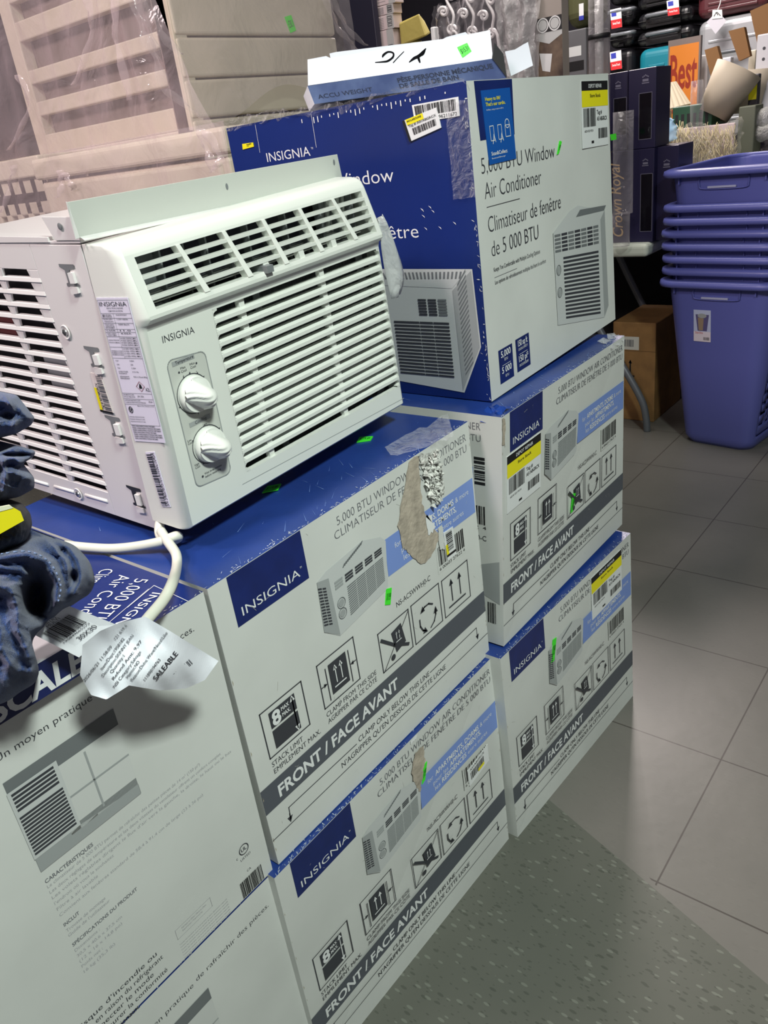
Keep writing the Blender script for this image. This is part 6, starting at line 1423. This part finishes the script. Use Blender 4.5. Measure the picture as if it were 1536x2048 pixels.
# clear packs with white scroll hooks
SCR = mat('scroll_white', (214, 212, 212), .4)
def scroll(mb, x, y, s_, X, flip=1):
    pts = []
    for k in range(40):
        t = k / 39; a = t * 4.6 * math.pi / 1.6; r_ = (1 - t) * 9 * s_ + 1.2; pts.append(at(x + flip * r_ * math.cos(a), y - r_ * math.sin(a) * 1.1, 0, X))
    mb.tube(pts, .0055, SCR, 6)
for k, (x, dx_) in enumerate(((895, 0), (935, 1), (975, 2))):
    mb = MB()
    for yy, fl in ((-8, 1), (24, -1), (60, 1), (95, -1)): scroll(mb, x + fl * 8, yy + 4 * dx_, 1, SX + .05, fl)
    mb.tube(smoothline([at(x - 6, -30, 0, SX + .05), at(x - 2, 0, 0, SX + .05), at(x + 12, 30, 0, SX + .05), at(x + 10, 60, 0, SX + .05), at(x + 22, 85, 0, SX + .05), V((SX + .05, at(x + 22, 100, 0, SX + .05).y, SZ))]), .006, SCR, 6)
    tag(mb.build('scroll_bracket'), ('left', 'middle', 'right')[k] + ' one of the white scroll brackets seen through clear wrap', 'bracket', 'white scroll brackets')
def wavy_bag(xl, xr, yt, X, label, name='clear_pack', film_=SLV, zb=SZ):
    mb = MB(); y1, y0, zt = at(xl, yt, 0, X).y, at(xr, yt, 0, X).y, at(xl, yt, 0, X).z
    sheet(mb, lambda u, v: V((X + .015 * math.sin(u * 14), y1 + (y0 - y1) * u, zb + (zt - zb) * v)), 30, 30, film_, .012, 14, xl)
    sheet(mb, lambda u, v: V((X + .05 + .01 * math.sin(u * 11), y1 + (y0 - y1) * u, zb + (zt - zb) * v)), 20, 20, film_, .012, 14, xl + 3)
    return tag(mb.build(name), label, 'plastic bag')
wavy_bag(864, 905, 15, SX, 'clear bag over the left scroll bracket'); wavy_bag(906, 985, -30, SX - .02, 'wide clear bag over the middle scroll brackets')
wavy_bag(986, 1060, -40, SX - .06, 'milky clear bag left of the spotlight carton', film_=clear_mat('milky_film2', (200, 198, 198), .42, .2, .6, 20))
A = block('white_tube', 860, 868, 54, SX, SZ, .03, WHT, 'short white upright tube beside the mustard packet', 'tube'); done(A)
A = block('spotlight_carton', 1069, 1122, -30, SX, SZ, .05, mat('spot_carton', (160, 152, 144), .5), 'carton picturing two round spotlights above a washbasin', 'box', bevel=.002)
vv_ = lambda py: (at(1095, py, 0, SX).z - SZ) / A.H
v1, v0 = vv_(34), vv_(64)
A.rect(0, v0, 1, v1, BLK, 3)
for u in (.27, .73): A.disc(u, (v0 + v1) / 2, .022, WHT, 4, 24, r_in=.018); A.disc(u, (v0 + v1) / 2, .016, PG1, 4, 24)
A.rect(0, .0, 1, v0, mat('spot_picture', (132, 112, 92), .5, noise_amt=.5, nscale=12, rgb2=(60, 48, 44)), 1); A.poly([(0, .60), (.5, .56), (1, .62), (1, .66), (0, .66)], PG1, 2); A.poly([(.1, .5), (.6, .48), (.5, .34), (.2, .36)], WHT, 2)
done(A)
A = block('olive_bag', 1126, 1178, -40, SX + .32, at(1147, 60, 0, SX + .3).z + .003, .2, mat('olive_fabric', (74, 76, 44), .8), 'olive green bag on the grey appliance, right of the spotlight carton', 'bag', bevel=.05, seg=5); 
A.rect(.62, .22, .80, .50, WHT, 12); A.rect(.62, .16, .80, .25, mat('tag_blue', (50, 60, 170), .5), 13); done(A)
A = block('grey_appliance', 1122, 1172, 60, SX + .3, SZ, .2, mat('appliance_grey', (120, 120, 124), .35, metal=.3), 'grey metal appliance below the olive bag', 'appliance'); A.rect(.1, .5, .9, .62, BLK); A.rect(.3, .68, .8, .80, WHT); A.rect(.1, .2, .9, .35, mat('appliance_brown', (96, 66, 50), .5)); done(A)
mb = MB(); yy = at(1193, 60, 0, 2.38).y; zz_ = at(1193, -40, 0, 2.38).z
for r_ in (.034, .014): mb.tube([V((2.40, yy, SZ - .4)), V((2.40, yy, 1.3)), V((2.40, yy, zz_))], r_, SLV if r_ > .02 else clear_mat('milky_film2', (200, 198, 198), .42, .2, .6, 20), 18)
o = mb.build('clear_tube'); tag(o, 'tall clear plastic tube with a pale core, at the right end of the tall carton', 'tube')
mb = MB(); mb.tube([V((2.40, yy, at(1193, 78, 0, 2.38).z)), V((2.40, yy, at(1193, 68, 0, 2.38).z))], .036, BLK, 18); mb.build('dark_band', o)
mb = MB(); mb.tube([V((2.40, yy, TZ)), V((2.40, yy, SZ - .4))], .02, SLV, 12); mb.build('tube_foot', o)
